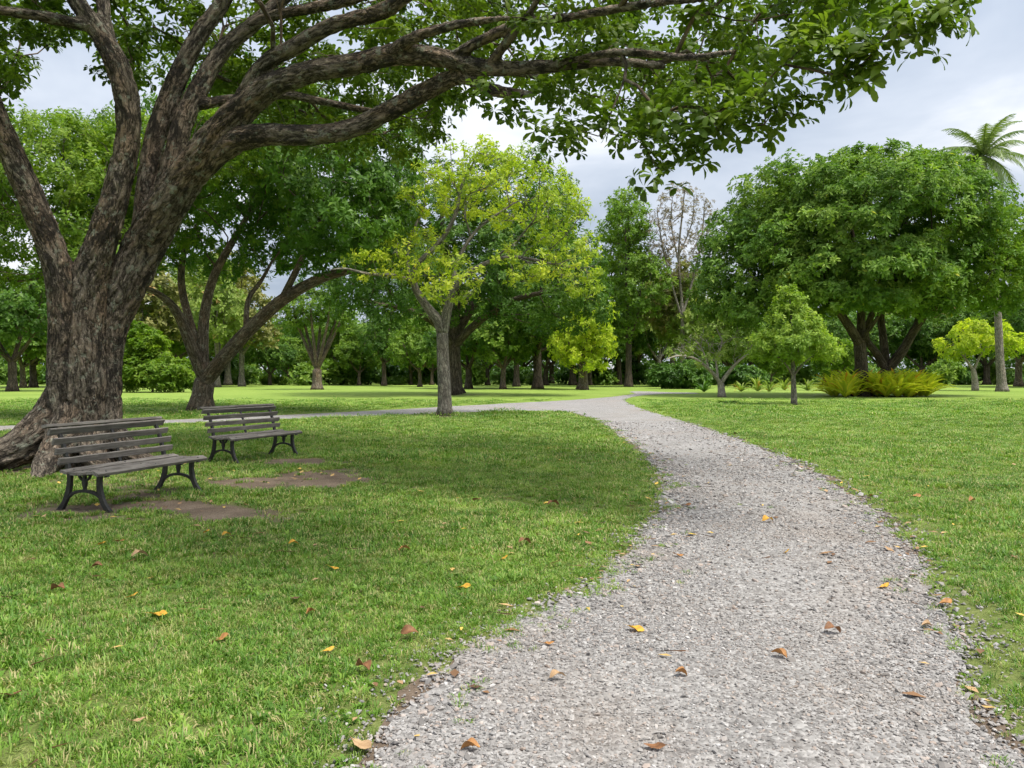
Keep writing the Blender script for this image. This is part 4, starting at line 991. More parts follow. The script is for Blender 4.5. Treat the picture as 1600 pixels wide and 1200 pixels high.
# palm
def palm():
    Yp = 70.0; base = P(1566, HOR + CAMH * FPX / Yp, Yp); root = empty('palm_tree', base)
    props(root, 'tall palm with ringed grey trunk rising behind the round tree', 'palm tree'); rng = np.random.default_rng(5)
    sk = Skel(); ids = sk.limb(pl([(1566, HOR + CAMH * FPX / Yp), (1565, 598), (1562, 560), (1559, 500), (1554, 430), (1545, 350), (1535, 262), (1534, 244)], Yp), [.62, .40, .34, .30, .28, .27, .25, .16], None, 0.35)
    sk.radii(0.1)
    for i in ids: sk.r[i] *= 1 + 0.05 * (i % 2)
    tube_obj('trunk', sk, sk.chains(), M['bark_grey'], root, base); top = np.array(sk.p[ids[-1]])
    for f in range(28):
        az = f * 2.399; el = R(82) - R(125) * (f / 27) + rng.normal(0, .08); L = 4.9 * rng.uniform(.85, 1.1); V, T, A = [], [], []
        h = np.array([math.cos(az), math.sin(az), 0]); side = np.array([-h[1], h[0], 0]); p = top.copy(); e = el; n = 46; prev = None
        for j in range(n + 1):
            t = j / n; d = h * math.cos(e) + np.array([0, 0, 1]) * math.sin(e); up = np.cross(side, d) * -1
            w = .05 * (1 - .8 * t)
            b = len(V); V += [p - side * w, p + side * w]; A += [.8, .8]
            if j: T += [(b - (5 if False else 0) - 0, b + 1, prev), (prev, b + 1, prev + 1)]
            prev = b
            if j > 1:
                ll = 0.95 * math.sin(math.pi * min(1, .12 + .9 * t)) + .12
                for s in (-1, 1):
                    c = len(V); q = p + (side * s * .8 + d * .55 + np.array([0, 0, -.35 - .3 * rng.random()])) * ll
                    V += [p - d * .035, p + d * .045, q]; T.append((c, c + 1, c + 2)); A += [rng.random()] * 3
                    c = len(V); p2 = p + d * L / n * .5; q = q + d * L / n * .5 + rng.normal(0, .05, 3); V += [p2 - d * .035, p2 + d * .045, q]; T.append((c, c + 1, c + 2)); A += [rng.random()] * 3
            p = p + d * L / n; e -= R(85) / n * (0.6 + .9 * t)
        link('frond', fast_mesh('frond', np.array(V) - np.array(base), tris=T, attrs={'rnd': ('FLOAT', A)}), M['palm'], root)
palm()

# ------------------------------------------------------------------ grove and wood behind the lawn
def stock_tree(name, h, trunk_r, fork, blobs, ntips, K, cr, mat, bark, seed, nl=4, sprays=None):
    """a tree at the origin: trunk to the fork height, limbs to the lobes"""
    trunk_r *= 0.74
    limbs = [([(0, 0, 0), (0.05, 0, fork * .35), (-.05, 0.05, fork)], [trunk_r * 1.75, trunk_r * 1.05, trunk_r])]
    r = np.random.default_rng(seed)
    for b in blobs[:nl]:
        c = np.array(b[0]); s = np.array([-.05, .05, fork * .93])
        m = s * .45 + c * .55 + np.array([c[0] * .12, c[1] * .12, -h * .04]); limbs.append(([s, m, c], [trunk_r * .62, trunk_r * .42, trunk_r * .2]))
    return make_tree(name, 'x', (0, 0, 0), limbs, blobs, ntips, K, cr, sprays or S_FAR, M[mat], M[bark], seed, tip_r=.02, seg=.9, gap=cr * .9, flat=.75)
stock = {
 'dark': stock_tree('grove_tree', 11, .5, 3.0, [((-3.2, 0, 7.0), (3.6, 3.6, 2.8)), ((3.0, .8, 7.3), (3.6, 3.4, 2.8)), ((.3, -2.6, 6.3), (3.2, 2.6, 2.4)), ((0, 1.5, 9.2), (3.6, 3.4, 2.2))], 170, 9, 1.0, 'dark', 'bark_dark', 51),
 'medium': stock_tree('grove_tree', 11, .42, 2.6, [((-2.6, .5, 6.2), (3.0, 3.0, 2.8)), ((2.4, -.6, 6.6), (3.0, 3.0, 2.8)), ((0, 1, 9.0), (2.8, 2.8, 2.2)), ((0, -2.2, 5.4), (2.4, 2.2, 2.0))], 150, 9, .95, 'medium', 'bark_brown', 52),
 'pale': stock_tree('grove_tree', 12, .38, 3.2, [((-2.2, 0, 6.6), (2.6, 2.8, 3.0)), ((2.2, .5, 7.4), (2.6, 2.8, 3.0)), ((.2, -.5, 10.2), (2.4, 2.4, 2.2))], 140, 9, .95, 'pale', 'bark_grey', 53, 3),
 'olive': stock_tree('grove_tree', 13, .36, 4.0, [((-1.8, 0, 7.6), (2.4, 2.4, 3.2)), ((1.9, .5, 8.6), (2.4, 2.4, 3.2)), ((0, 0, 11.4), (2.2, 2.2, 2.4))], 130, 8, .9, 'olive', 'bark_grey', 54, 3),
 'tall': stock_tree('grove_tree', 24, .5, 6.5, [((-2.6, 0, 11), (3.4, 3.4, 4.0)), ((2.8, .6, 13), (3.4, 3.4, 4.2)), ((-1.6, .6, 17.5), (3.4, 3.2, 4.0)), ((1.6, -1, 20.5), (2.8, 2.8, 3.4)), ((0, 0, 24), (1.8, 1.8, 2.2)), ((0, -1.5, 8), (3.6, 3, 2.4))], 260, 9, 1.15, 'medium', 'bark_dark', 55, 5),
 'talldark': stock_tree('grove_tree', 22, .55, 4.5, [((-3.2, 0, 9), (3.8, 3.6, 4)), ((3.2, .6, 10), (3.8, 3.6, 4)), ((-1.2, .6, 15.5), (4.0, 3.6, 4)), ((1.8, -1, 18.5), (3.2, 3.2, 3.2)), ((0, -2, 7), (3.6, 3, 2.4))], 260, 9, 1.15, 'dark', 'bark_dark', 56, 5)}
used = set()
def place(kind, px_, py_, s, label, rz=None, group='trees of the grove behind the lawn', sx=None, name=None):
    x, y, z = G(px_, py_); return place_at(kind, x, y, s, label, rz, group, sx)
prng = np.random.default_rng(99)
def place_at(kind, x, y, s, label, rz=None, group=None, sx=None):
    src = stock[kind]; rz = prng.uniform(0, 6.28) if rz is None else rz; sx = sx or s * prng.uniform(.9, 1.12)
    if kind not in used:
        used.add(kind); src.location = (x, y, 0); src.rotation_euler = (0, 0, rz); src.scale = (sx, sx, s); src['label'] = label; src['group'] = group; return src
    return copy_tree(src, (x, y, 0), rz, (sx, sx, s), label, group)
GV = [('olive', 222, 604, 1.35, 'olive tree rising behind the bright rounded bush'), ('medium', 268, 603, 1.25, 'green tree just right of the bright rounded bush'), ('pale', 300, 602, 1.45, 'pale tall tree left of the umbrella tree foot'), ('dark', 100, 604, 1.2, 'dark tree hidden directly behind the old trunk'), ('medium', 535, 601.5, 1.05, 'green tree just right of the vase shaped tree'), ('dark', 19, 611.5, 1.0, 'dark tree with flared root foot at the far left edge'), ('medium', 36, 606, .95, 'green tree just right of the flared tree at far left'),
      ('dark', 52, 605.5, 1.0, 'dark tree half hidden left of the old trunk'), ('pale', -30, 607, 1.0, 'pale green tree cut off by the left edge'),
      ('pale', 339, 605, 1.3, 'pale tree seen between the stems of the umbrella tree'), ('olive', 356, 602, 1.45, 'olive tinged tree right of the umbrella tree foot'),
      ('olive', 378, 604, 1.15, 'olive tree left of the dark pair on far left lawn'), ('dark', 422, 602, .62, 'short dark round tree left of the vase shaped tree'), ('medium', 450, 601, .68, 'green tree just left of the vase shaped tree'),
      ('medium', 561, 602, .72, 'mid green tree between vase shaped and shade trees'), ('talldark', 600, 603, .78, 'dark twin stemmed tree left of the shade tree'), ('dark', 642, 601.5, .72, 'small dark tree at the left of the grove'),
      ('medium', 656, 604.5, .8, 'tree in the grove just left of the slender trunk'), ('medium', 675, 601.5, .8, 'thin far tree hidden behind the slender trunk'), ('dark', 732, 607.5, .82, 'dark forked grove tree right of the slender trunk'),
      ('dark', 762, 602, .85, 'dark far tree between the two nearest forked grove trees'), ('medium', 786, 608, .85, 'forked grove tree in the middle of the dark row'), ('talldark', 807, 604, .85, 'tall dark tree rising over the middle of the grove'),
      ('talldark', 840, 607.5, 1.0, 'tallest dark grove tree behind the yellow-green crown'), ('dark', 853, 602, .9, 'dark far tree right of the tallest grove tree'), ('talldark', 895, 602, 1.05, 'thick trunked tree just left of the lemon-yellow tree'),
      ('dark', 921, 602, .9, 'dark trunk just right of the lemon-yellow tree'), ('dark', 941, 601.5, .9, 'dark slim tree in the gap right of the lemon-yellow tree'), ('tall', 966, 601.5, 1.16, 'tall airy tree standing against the sky above the path fork'),
      ('tall', 982, 604.5, .98, 'tall mid green tree above the far end of the path'), ('dark', 995, 601, 1.0, 'dark tree at the far bend of the path'),
      ('pale', 1030, 601.5, 1.35, 'pale tall tree right of the path bend'), ('olive', 1050, 603.5, 1.25, 'olive tree behind the dark hedge bushes'), ('pale', 1080, 604, 1.2, 'pale tree behind the low bare tree'),
      ('medium', 1150, 601.5, 1.0, 'green tree behind the bare and young trees'), ('bright', 1205, 602, .7, 'bright tree behind the young tree') , ('bright', 1310, 603, .75, 'bright low tree left of the strap-leaved plants'),
      ('dark', 1290, 601, 1.0, 'dark tree behind the strap-leaved bed'), ('dark', 1440, 600.5, 1.0, 'dark wood tree right of the strap-leaved bed'), ('dark', 1469, 600.5, .95, 'dark trunk left of the small yellow-green tree'), ('dark', 1491, 600.5, 1.05, 'dark trunk behind the small yellow-green tree'),
      ('dark', 1542, 601, 1.1, 'dark stout tree between yellow-green tree and palm'), ('medium', 1592, 604, 1.2, 'green tree at the right edge behind the palm'), ('talldark', 1640, 606, .8, 'dark tree cut by the right edge')]
stock['bright'] = stock_tree('grove_tree', 8, .25, 2.0, [((-1.8, 0, 4.6), (2.4, 2.4, 2.2)), ((1.8, .5, 5.2), (2.4, 2.4, 2.2)), ((0, 0, 7.0), (2.2, 2.2, 1.6))], 110, 9, .8, 'bright', 'bark_brown', 57, 3)
for k, a, b, s, lab in GV: place(k, a, b, s, lab)
wr = np.random.default_rng(31); kinds = ['dark', 'medium', 'dark', 'pale', 'dark', 'olive', 'medium', 'dark']
for i in range(46):
    x = -118 + i * 236 / 45 + wr.uniform(-2, 2); y = wr.uniform(128, 150); hs = (1.0 if x < -20 else 1.25 if x < 20 else 1.35) * wr.uniform(.85, 1.15)
    kd_ = kinds[i % 8]; place_at(kd_, x, y, hs, {'dark': 'dark green', 'medium': 'mid green', 'pale': 'pale green', 'olive': 'olive brown'}[kd_] + ' tree deep in the far wood closing the view', None, 'trees of the far wood')
# the mass of leaves behind everything
def woodland():
    r = np.random.default_rng(77); n = 9000; x = r.uniform(-190, 190, n); y = r.uniform(158, 176, n); z = r.random(n) ** 1.1 * (9 + 7 * fbm2(x * .06, y * 0, 3))
    pos = np.stack([x, y, z], 1); d = np.stack([r.normal(0, .5, n), r.normal(-.8, .4, n), r.uniform(.2, 1, n)], 1)
    o = link('distant_woodland', leaf_mesh('distant_woodland', pos, d, r.uniform(1.6, 3.0, n), S_FAR, r), M['dark'])
    props(o, 'dense dark woodland filling the gaps at the horizon', 'woodland', kind='stuff')
woodland()

# ------------------------------------------------------------------ shrubs
def make_shrub(name, label, base, blobs, n, K, cr, sprays, mat, seed, group=None, scl=(.8, 1.3)):
    r = np.random.default_rng(seed); root = empty(name, base); props(root, label, 'shrub', group); sk = Skel()
    st = sk.limb([(0, 0, -.05), (.02, 0, .15), (0, .02, .3)], [.12, .09, .07], None, .1)
    tips = sample_blobs(blobs, n, r, .55, cr * .8); tips = tips[tips[:, 2] > .15]
    ends = sk.grow(tips, .4, r, minz=0); sk.radii(.012); tube_obj('stem', sk, sk.chains(), M['bark_dark'], root, (0, 0, 0))
    e = np.array([sk.p[i] for i in ends]); pos, d = clumps(e, np.array([0, 0, .3]), K, cr, .8, r); pos[:, 2] = np.maximum(pos[:, 2], .08)
    f = link('foliage', leaf_mesh('foliage', pos, d, r.uniform(*scl, len(pos)), sprays, r), M[mat], root); f['kind'] = 'stuff'
    return root
def shrub_copy(src, loc, rz, s, label, group=None): return copy_tree(src, loc, rz, s, label, group)
b0 = P(238, 613, depth(613)); make_shrub('bush', 'large bright rounded bush right of the old trunk', (b0[0], b0[1], 0), [((-1.6, 0, 1.8), (2.0, 1.8, 1.8)), ((1.4, -.3, 1.5), (2.0, 1.8, 1.5)), ((-.6, .4, 3.6), (1.8, 1.6, 1.7)), ((2.4, .2, 1.1), (1.2, 1.2, 1.1)), ((-1.8, .8, 4.8), (1.2, 1.2, 1.0))], 210, 11, .6, S_DOME, 'bright', 61)
d0 = G(1050, 607.5); dk = make_shrub('bush', 'dense dark bush left of the low bare tree', (d0[0], d0[1], 0), [((0, 0, 1.3), (1.7, 1.5, 1.3)), ((.9, -.2, .9), (1.4, 1.3, .9)), ((-.8, .2, 1.0), (1.4, 1.3, 1.0))], 120, 11, .5, S_DOME, 'shrub', 62)
shrub_copy(dk, G(1082, 607.5), 1.1, (1.1, 1.1, 1.15), 'dark bush directly behind the low bare tree')
shrub_copy(dk, G(1160, 605), 2.4, (1.2, 1.2, 1.0), 'dark bush between bare tree and young tree')
shrub_copy(dk, G(1034, 604.5), 4.1, (1.0, 1.0, 1.1), 'dark bush nearest the bend of the path')
ur = np.random.default_rng(41)
lb = make_shrub('bush', 'low green bush in the shade under the far wood', (-60, 124, 0), [((0, 0, 1.0), (1.9, 1.3, 1.1)), ((1.5, .3, .8), (1.4, 1.2, .9)), ((-1.4, .2, .9), (1.4, 1.2, 1.0))], 90, 9, .7, S_FAR, 'medium', 63, 'bushes under the far wood', (.7, 1.1))
lb2 = make_shrub('bush', 'low dark bush in the shade under the far wood', (-52, 122, 0), [((0, 0, 1.1), (2.2, 1.4, 1.2)), ((1.8, .3, .9), (1.4, 1.2, .9))], 80, 9, .7, S_FAR, 'shrub', 64, 'bushes under the far wood', (.7, 1.1))
for i in range(40):
    x = -100 + i * 5.2 + ur.uniform(-1.5, 1.5)
    if abs(x + 60) < 2 or abs(x + 52) < 2: continue
    k = ur.uniform(.7, 1.5); shrub_copy((lb, lb2)[i % 2], (x, ur.uniform(116, 128), 0), ur.uniform(0, 6.28), (k * 1.2, k, k * ur.uniform(.8, 1.3)), ('low green bush in the shade under the far wood', 'low dark bush in the shade under the far wood')[i % 2], 'bushes under the far wood')

def strap_plant(name, label, base, n, L, W, mat, seed, arch=1.0, group=None, cat='plant', spread=(.15, 1.0)):
    r = np.random.default_rng(seed); root = empty(name, base); props(root, label, cat, group); V, T, A = [], [], []
    for i in range(n):
        az = i * 2.399 + r.normal(0, .3); e = math.pi / 2 - r.uniform(*spread); ln = L * r.uniform(.7, 1.15); h = np.array([math.cos(az), math.sin(az), 0]); sd_ = np.array([-h[1], h[0], 0])
        p = h * .06 + np.array([0, 0, 0.02]); a = r.random(); prev = None; k = 6
        for j in range(k + 1):
            t = j / k; d = h * math.cos(e) + np.array([0, 0, math.sin(e)]); w = W * (.55 + .9 * t - 1.42 * t * t) ; b = len(V)
            V += [p - sd_ * w + np.array([0, 0, w * .5]), p, p + sd_ * w + np.array([0, 0, w * .5])]; A += [a] * 3
            if prev is not None: T += [(prev, prev + 1, b + 1), (prev, b + 1, b), (prev + 1, prev + 2, b + 2), (prev + 1, b + 2, b + 1)]
            prev = b; p = p + d * ln / k; e -= arch * r.uniform(.8, 1.2) * (.12 + .35 * t)
    V = np.array(V); V[:, 2] = np.maximum(V[:, 2], .01)
    f = link('leaves', fast_mesh('leaves', V, tris=T, attrs={'rnd': ('FLOAT', A)}), M[mat], root); f['kind'] = 'stuff'
    return root
lab = 'yellow-green strap-leaved plant in the bed under the round tree'; grp = 'strap-leaved plants in the bed'
br = np.random.default_rng(8); cx_, cy_ = P(1371, 600, 54.4)[:2]
protos_b = [strap_plant('strap_plant', lab, (cx_ - 3.3 + q * 2.9, cy_ - 2.4 + .3 * q, 0), 40, 2.1, .17, 'croton', 80 + q, .8, grp) for q in range(3)]
spots = []
for i in range(400):
    a = br.uniform(0, 6.28); rr = math.sqrt(br.random()); x, y = cx_ + math.cos(a) * rr * 3.3, cy_ + math.sin(a) * rr * 2.4
    if all((x - u) ** 2 + (y - v) ** 2 > .56 ** 2 for u, v in spots) and all((x - o.location.x) ** 2 + (y - o.location.y) ** 2 > .4 for o in protos_b) and not (abs(x - P(1346, 600, 54)[0]) < .7 and y < 54.6): spots.append((x, y))
    if len(spots) >= 40: break
for i, (x, y) in enumerate(spots):
    k = br.uniform(.8, 1.15); copy_tree(protos_b[i % 3], (x, y, 0), br.uniform(0, 6.28), (k, k, k), lab, grp)
cy = strap_plant('cycad', 'low grey-green cycad right of the low bare tree', G(1158, 612), 30, 1.5, .09, 'pale', 90, 1.0, None, 'cycad', (.1, 1.2))
copy_tree(cy, G(1184, 611.5), 1.0, (1.1, 1.1, 1.5), 'tall spiky cycad left of the young tree trunk'); copy_tree(cy, G(1202, 612), 2.0, (.9, .9, 1.1), 'small cycad close to the young tree')
copy_tree(cy, G(1226, 610), 3.0, (1, 1, 1.3), 'cycad just behind the young tree trunk'); copy_tree(cy, G(1262, 610.5), 4.0, (1.1, 1.1, 1.2), 'cycad between young tree and strap-leaved bed')
strap_plant('leafy_plant', 'dark rosette plant left of the bare tree foot', G(1100, 612.5), 26, 1.3, .12, 'shrub', 95, .9)
strap_plant('fern_clump', 'dark flat clump of leaves on the lawn before the bare tree', G(1138, 630), 60, 0.62, .05, 'dark', 96, 1.5, spread=(.7, 1.45)).scale = (1.5, .8, .7)

# ------------------------------------------------------------------ benches
import bmesh
def bar(bm, pts, th, wy, y0=0.0):
    """a flat iron bar of thickness th that follows points in the bench's side plane, wy wide"""
    p = np.array(pts, float); dense = []
    for i in range(len(p) - 1):
        a, b, c, d = p[max(i - 1, 0)], p[i], p[i + 1], p[min(i + 2, len(p) - 1)]
        for j in range(4):
            t = j / 4; dense.append(.5 * (2 * b + (c - a) * t + (2 * a - 5 * b + 4 * c - d) * t * t + (-a + 3 * b - 3 * c + d) * t ** 3))
    dense.append(p[-1]); q = np.array(dense); tg = np.gradient(q, axis=0); tg /= np.linalg.norm(tg, axis=1, keepdims=True); nr = np.stack([-tg[:, 1], tg[:, 0]], 1)
    th = np.interp(np.linspace(0, 1, len(q)), np.linspace(0, 1, len(th)), th) if isinstance(th, (list, tuple)) else np.full(len(q), th)
    rings = []
    for o, n_, t_ in zip(q, nr, th):
        rings.append([bm.verts.new((o[0] + n_[0] * s * t_ / 2, y0 + e * wy / 2, o[1] + n_[1] * s * t_ / 2)) for s, e in ((-1, -1), (1, -1), (1, 1), (-1, 1))])
    for a, b in zip(rings[:-1], rings[1:]):
        for k in range(4): bm.faces.new((a[k], a[(k + 1) % 4], b[(k + 1) % 4], b[k]))
    bm.faces.new(rings[0][::-1]); bm.faces.new(rings[-1])
def finish(bm, name, bevel=0.0):
    bmesh.ops.recalc_face_normals(bm, faces=bm.faces)
    if bevel: bmesh.ops.bevel(bm, geom=list(bm.edges), offset=bevel, segments=2, affect='EDGES', profile=.7)
    me = bpy.data.meshes.new(name); bm.to_mesh(me); bm.free()
    me.polygons.foreach_set('use_smooth', np.zeros(len(me.polygons), bool)); return me
def frame_mesh():
    bm = bmesh.new(); w = .042
    bar(bm, [(-.19, .405), (-.195, .30), (-.215, .19), (-.265, .08), (-.325, -.005)], [.05, .05, .055, .05, .06], w)
    bar(bm, [(.20, .405), (.19, .30), (.205, .19), (.25, .08), (.315, -.005)], [.05, .05, .055, .05, .06], w)
    bar(bm, [(-.245, .115), (-.17, .175), (-.08, .205), (0, .212), (.08, .205), (.17, .175), (.24, .115)], .032, w * .8)
    bar(bm, [(0, .205), (0, .245), (0, .30), (0, .345), (0, .40)], [.05, .03, .062, .03, .045], w * .7)
    bar(bm, [(0, .32), (.05, .345), (.085, .40)], .022, w * .6); bar(bm, [(0, .32), (-.05, .345), (-.085, .40)], .022, w * .6)
    bar(bm, [(-.24, .44), (-.17, .402), (-.05, .392), (.10, .402), (.20, .412), (.275, .40), (.29, .37)], .036, w)
    bar(bm, [(-.205, .39), (-.225, .50), (-.255, .62), (-.295, .74), (-.345, .84), (-.40, .885), (-.44, .875)], [.045, .04, .036, .034, .032, .03, .028], w)
    bar(bm, [(-.35, .0), (-.29, .0)], .02, w * 1.5); bar(bm, [(.28, .0), (.345, .0)], .02, w * 1.5)
    return finish(bm, 'end_frame', .004)
def brace_mesh():
    bm = bmesh.new(); bar(bm, [(.25, .385), (.10, .388), (-.05, .378), (-.17, .39), (-.225, .50), (-.255, .62), (-.295, .74), (-.345, .84), (-.40, .885)], .022, .035); return finish(bm, 'centre_brace', .003)
def slat_mesh(width, thick, seed, length=1.76):
    r = np.random.default_rng(seed); bm = bmesh.new(); n = 10; rings = []
    for i in range(n + 1):
        y = -length / 2 + length * i / n; wx = r.normal(0, .0014); wz = r.normal(0, .0016); e = r.normal(0, .0012)
        rings.append([bm.verts.new((wx + s * (width / 2 + e), y, wz + t * thick / 2)) for s, t in ((-1, -1), (1, -1), (1, 1), (-1, 1))])
    for a, b in zip(rings[:-1], rings[1:]):
        for k in range(4): bm.faces.new((a[k], a[(k + 1) % 4], b[(k + 1) % 4], b[k]))
    bm.faces.new(rings[0][::-1]); bm.faces.new(rings[-1])
    bmesh.ops.recalc_face_normals(bm, faces=bm.faces)
    ed = [x for x in bm.edges if abs((x.verts[0].co - x.verts[1].co).y) > .05 and len(x.link_faces) == 2 and x.calc_face_angle(0) > .5]
    bmesh.ops.bevel(bm, geom=ed, offset=.007, segments=2, affect='EDGES', profile=.6)
    return finish(bm, 'slat')
def bolt_mesh():
    bm = bmesh.new(); bmesh.ops.create_uvsphere(bm, u_segments=8, v_segments=4, radius=.011)
    for v in bm.verts: v.co.z *= .45
    return finish(bm, 'bolt')
def tilt_pt(x, z): return x, z
FR, BR, BO = frame_mesh(), brace_mesh(), bolt_mesh()
for m_, k in ((FR, 'iron'), (BR, 'iron'), (BO, 'iron')): m_.materials.append(M[k])
#            x      z     tilt (about the length)  width  thick
SEAT = [(-.150, .430, R(14), .088, .030), (-.030, .411, R(3), .080, .030), (.075, .414, R(-3), .080, .030), (.180, .424, R(-4), .080, .030), (.272, .418, R(24), .085, .036)]
BACK = [(-.212, .535, R(-76), .072, .028), (-.238, .640, R(-74), .072, .028), (-.275, .748, R(-69), .074, .028), (-.325, .852, R(-60), .080, .030), (-.392, .908, R(-12), .078, .034)]
slats = [slat_mesh(w, t, 300 + i) for i, (_, _, _, w, t) in enumerate(SEAT + BACK)]
for m_ in slats: m_.materials.append(M['wood'])
for bi, ((bx, by), rz) in enumerate(BENCH):
    root = empty('park_bench', (bx, by, 0), rz)
    props(root, ('nearer weathered slatted bench with black iron legs left of the path', 'farther weathered slatted bench with black iron legs by the umbrella tree')[bi], 'bench', 'slatted park benches')
    for yy in (-.74, .74): link('end_frame', FR, None, root, (0, yy, 0))
    link('centre_brace', BR, None, root, (0, 0, 0))
    for i, (x, z, ti, w, t) in enumerate(SEAT + BACK):
        o = link('seat_slat' if i < len(SEAT) else 'back_slat', slats[i], None, root, (x, prng.normal(0, .006), z)); o.rotation_euler = (prng.normal(0, .003), ti, prng.normal(0, .003))
        for yy in (-.74, 0, .74):
            b = link('bolt', BO, None, o, (prng.normal(0, .004), yy, t / 2 + .001))

# ------------------------------------------------------------------ fallen leaves
def leaf_shape(seed, L=.16, W=.085, curl=.5, fold=.35, twist=.3):
    r = np.random.default_rng(seed); nu, nv = 8, 5; V = []
    for i in range(nu + 1):
        t = i / nu; w = W / 2 * (math.sin(math.pi * min(1, t ** .75 * .98 + .02)) ** .8 * (.55 + .6 * t)) if 0 < i < nu else W * .03
        for j in range(nv):
            s = (j / (nv - 1) - .5) * 2; x = (t - .5) * L; y = s * w; z = curl * L * (t - .45) ** 2 + fold * abs(y) + twist * y * (t - .5) + r.normal(0, .0022)
            V.append((x, y, z))
    V = np.array(V); V[:, 2] -= V[:, 2].min() - .004; Q = []
    for i in range(nu):
        for j in range(nv - 1): a = i * nv + j; Q.append((a, a + 1, a + nv + 1, a + nv))
    n = len(V); V = np.vstack([V, [(-.5 * L - .03, -.0012, V[0, 2]), (-.5 * L - .03, .0012, V[0, 2]), (-.48 * L, .0014, V[2, 2]), (-.48 * L, -.0014, V[2, 2])]]); Q.append((n, n + 1, n + 2, n + 3))
    return V, Q
shapes = [leaf_shape(1, .13, .09, .35, .35, 1.5), leaf_shape(2, .14, .10, -.9, .45, -2.0), leaf_shape(3, .12, .09, -.5, .9, 2.0), leaf_shape(4, .13, .06, .5, .3, 1.0)]
LM = {}
def fallen(px_, py_, col, shape, size, label, rz=None):
    key = (shape, col)
    if key not in LM:
        V, Q = shapes[shape]; me = fast_mesh('fallen_leaf', V, quads=Q, smooth=True); me.materials.append(M['leaf_' + col]); LM[key] = me
    x, y, z = G(px_, py_); on = path_dist(np.array([x]), np.array([y]))[0] < 0
    o = link('fallen_leaf', LM[key]); o.location = (x, y, .018 if on else .030); k = size * .78
    o.scale = (k, k, k); o.rotation_euler = (prng.normal(0, .18), prng.normal(0, .18), prng.uniform(0, 6.28) if rz is None else rz)
    props(o, label, 'leaf', 'fallen leaves on lawn and path')
FL = [(217, 878, 'tan', 1, 1.1, 'large folded tan leaf on the lawn below the nearer bench', .4), (88, 930, 'brown', 2, 1.0, 'brown upright curled leaf on lawn near left edge', 0), (245, 970, 'yellow', 0, 1.0, 'golden yellow leaf on the left foreground lawn', .2),
      (343, 1010, 'orange', 0, .95, 'orange leaf in the bright foreground grass', .3), (565, 1057, 'brown', 2, 1.0, 'big brown cupped leaf beside the path edge in foreground', 2.5), (640, 1001, 'brown', 1, .9, 'dark brown leaf on grass near the path edge', .1),
      (725, 926, 'yellow', 0, .95, 'bright yellow leaf on grass left of the path', .2), (993, 990, 'yellow', 0, 1.0, 'bright yellow leaf lying on the middle of the gravel', 0), (1302, 994, 'brown', 1, .9, 'reddish brown leaf on gravel toward the right', .1),
      (1218, 1032, 'orange', 2, .85, 'pale orange leaf on gravel right of centre', 2.8), (1480, 951, 'orange', 0, .95, 'rust orange leaf at the right path edge', .3), (1383, 922, 'yellow', 3, .95, 'thin curled yellow leaf on right side of gravel', .4),
      (1200, 818, 'yellow', 1, 1.05, 'golden leaf in the middle of the shaded gravel', .2), (1433, 780, 'orange', 0, 1.1, 'left one of two orange leaves on the right lawn', .1), (1520, 788, 'orange', 2, 1.1, 'right one of two orange leaves on the right lawn', .5),
      (1073, 793, 'brown', 0, 1.1, 'brown leaf on gravel at the left path bend', 0), (1060, 872, 'orange', 3, .9, 'slim orange leaf on gravel near left edge', .1), (560, 1180, 'tan', 0, 1.1, 'tan leaf where grass meets gravel at bottom', 2.6),
      (735, 1182, 'orange', 2, .8, 'small orange leaf on gravel at the bottom', .2), (1025, 1178, 'brown', 3, .85, 'brown leaf on gravel at the bottom middle', 2.7), (458, 858, 'yellow', 1, .8, 'yellow curled leaf on lawn in front of soil patch', .1),
      (632, 868, 'orange', 1, .9, 'orange leaf on shaded lawn left of the path bend', 0), (820, 856, 'brown', 1, 1.0, 'folded brown leaf on shaded lawn close to the path', .2), (787, 880, 'yellow', 3, .9, 'thin pale yellow leaf on lawn close to the path', .1),
      (520, 895, 'yellow', 3, .8, 'small yellow leaf on lawn below the soil patches', .2), (153, 908, 'tan', 3, .9, 'pale tan leaf on lawn left of the folded tan leaf', .1), (150, 893, 'brown', 2, .8, 'dark curled leaf just behind the pale tan leaf', .6),
      (210, 1141, 'tan', 3, .75, 'tan leaf sunk in grass at lower left', .1), (485, 967, 'orange', 2, .7, 'small orange leaf on the mid foreground grass', 1.), (14, 1099, 'brown', 3, .9, 'brown leaf at the lower left picture edge', .1),
      (855, 1013, 'orange', 3, .8, 'slim orange leaf on gravel by the grass edge', 0), (872, 1068, 'tan', 1, .7, 'pair of tan leaf halves on gravel beside grass tuft', .1), (1065, 1062, 'orange', 2, .75, 'small orange leaf in the centre foreground gravel', .4),
      (1230, 867, 'yellow', 3, .75, 'small yellow sliver on gravel behind the centre', 0), (205, 940, 'yellow', 3, .8, 'narrow yellow leaf right of the brown curled leaf', .7), (158, 856, 'yellow', 0, .7, 'small yellow leaf in front of the nearer bench', 1.0),
      (186, 852, 'orange', 0, .7, 'small orange leaf in front of the nearer bench', .4), (75, 842, 'tan', 3, .8, 'pale leaf on grass left of the nearer bench front', .3), (353, 843, 'yellow', 1, .7, 'small bright yellow leaf below the nearer bench right end', .4), (322, 837, 'yellow', 0, .7, 'small golden leaf right of the nearer bench front leg', .9),
      (865, 795, 'brown', 1, 1.2, 'brown leaf on shaded lawn far left of path bend', .1), (745, 786, 'brown', 0, 1.1, 'dark leaf in the middle of the shaded lawn', .4), (1450, 985, 'tan', 2, .7, 'small tan leaf on gravel near the right edge', .2), (512, 1027, 'yellow', 3, .7, 'small straw yellow leaf in foreground grass', .8)]
for a, b, c, sh, sz, lab_, rz_ in FL: fallen(a, b, c, sh, sz, lab_, rz_)
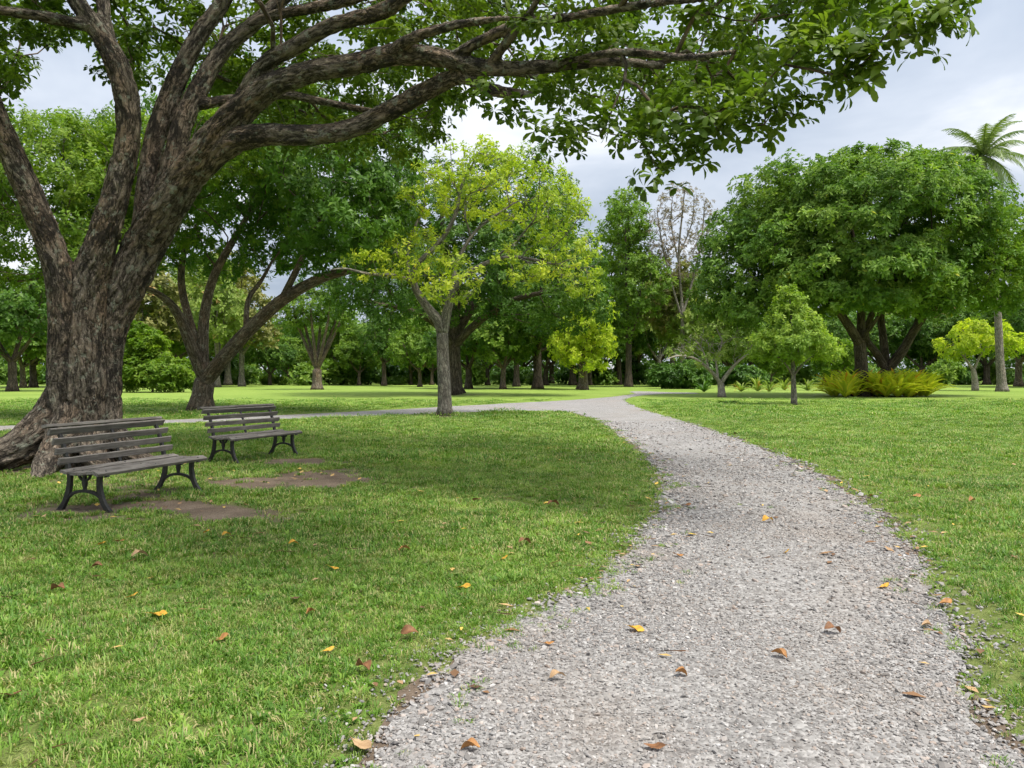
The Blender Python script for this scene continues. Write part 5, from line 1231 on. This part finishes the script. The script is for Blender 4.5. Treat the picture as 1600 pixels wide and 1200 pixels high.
def litter():
    r = np.random.default_rng(3); n = 6500; y = np.sqrt(r.uniform(2.2 ** 2, 24 ** 2, n)); x = r.uniform(-.72, .72, n) * y; pd = path_dist(x, y); so = soil_mask(x, y)
    w = .13 + 1.4 * np.exp(-np.abs(pd) / .20) + so * .9; w = np.where(pd < -.35, .10, w); w *= np.where(x > 4.5, .5, 1); k = r.random(n) < w * .62
    x, y, pd = x[k], y[k], pd[k]; n = len(x); V, T, A = [], [], []
    for i in range(n):
        L = r.uniform(.018, .05) * (1 + y[i] * .02); W = L * r.uniform(.3, .6); a = r.uniform(0, 6.28); c, s = math.cos(a), math.sin(a); z = (.016 if pd[i] < 0 else .028); b = len(V); t = r.normal(0, .3)
        for u, v, h in ((-L, 0, 0), (0, -W, L * .2), (0, 0, L * .08), (0, W, L * .2), (L, 0, L * abs(t))): V.append((x[i] + u * c - v * s, y[i] + u * s + v * c, z + h))
        T += [(b, b + 1, b + 2), (b, b + 2, b + 3), (b + 1, b + 4, b + 2), (b + 2, b + 4, b + 3)]; A += [r.random()] * 5
    for i in range(90):
        y0 = math.sqrt(r.uniform(2.5 ** 2, 13 ** 2)); x0 = r.uniform(-.7, .35) * y0; L = r.uniform(.06, .22); a = r.uniform(0, 6.28); c, s_ = math.cos(a) * L / 2, math.sin(a) * L / 2; w = .0035; b = len(V); z = .03
        V += [(x0 - c, y0 - s_, z), (x0 + c, y0 + s_, z + .006), (x0 + c - s_ / L * w, y0 + s_ + c / L * w, z + .006), (x0 - c - s_ / L * w * 2, y0 - s_ + c / L * w * 2, z), (x0 - c, y0 - s_, z + w * 2)]
        T += [(b, b + 1, b + 2), (b, b + 2, b + 3), (b + 4, b + 1, b), (b + 4, b + 2, b + 1)]; A += [r.uniform(0, .4)] * 5
    o = link('leaf_litter', fast_mesh('leaf_litter', V, tris=T, attrs={'rnd': ('FLOAT', A)}), M['litter']); props(o, 'scattered small bits of dry brown leaf litter', 'leaf litter', kind='stuff')
litter()
print('tris', sum(len(o.data.polygons) for o in bpy.data.objects if o.type == 'MESH'), len(bpy.data.objects))
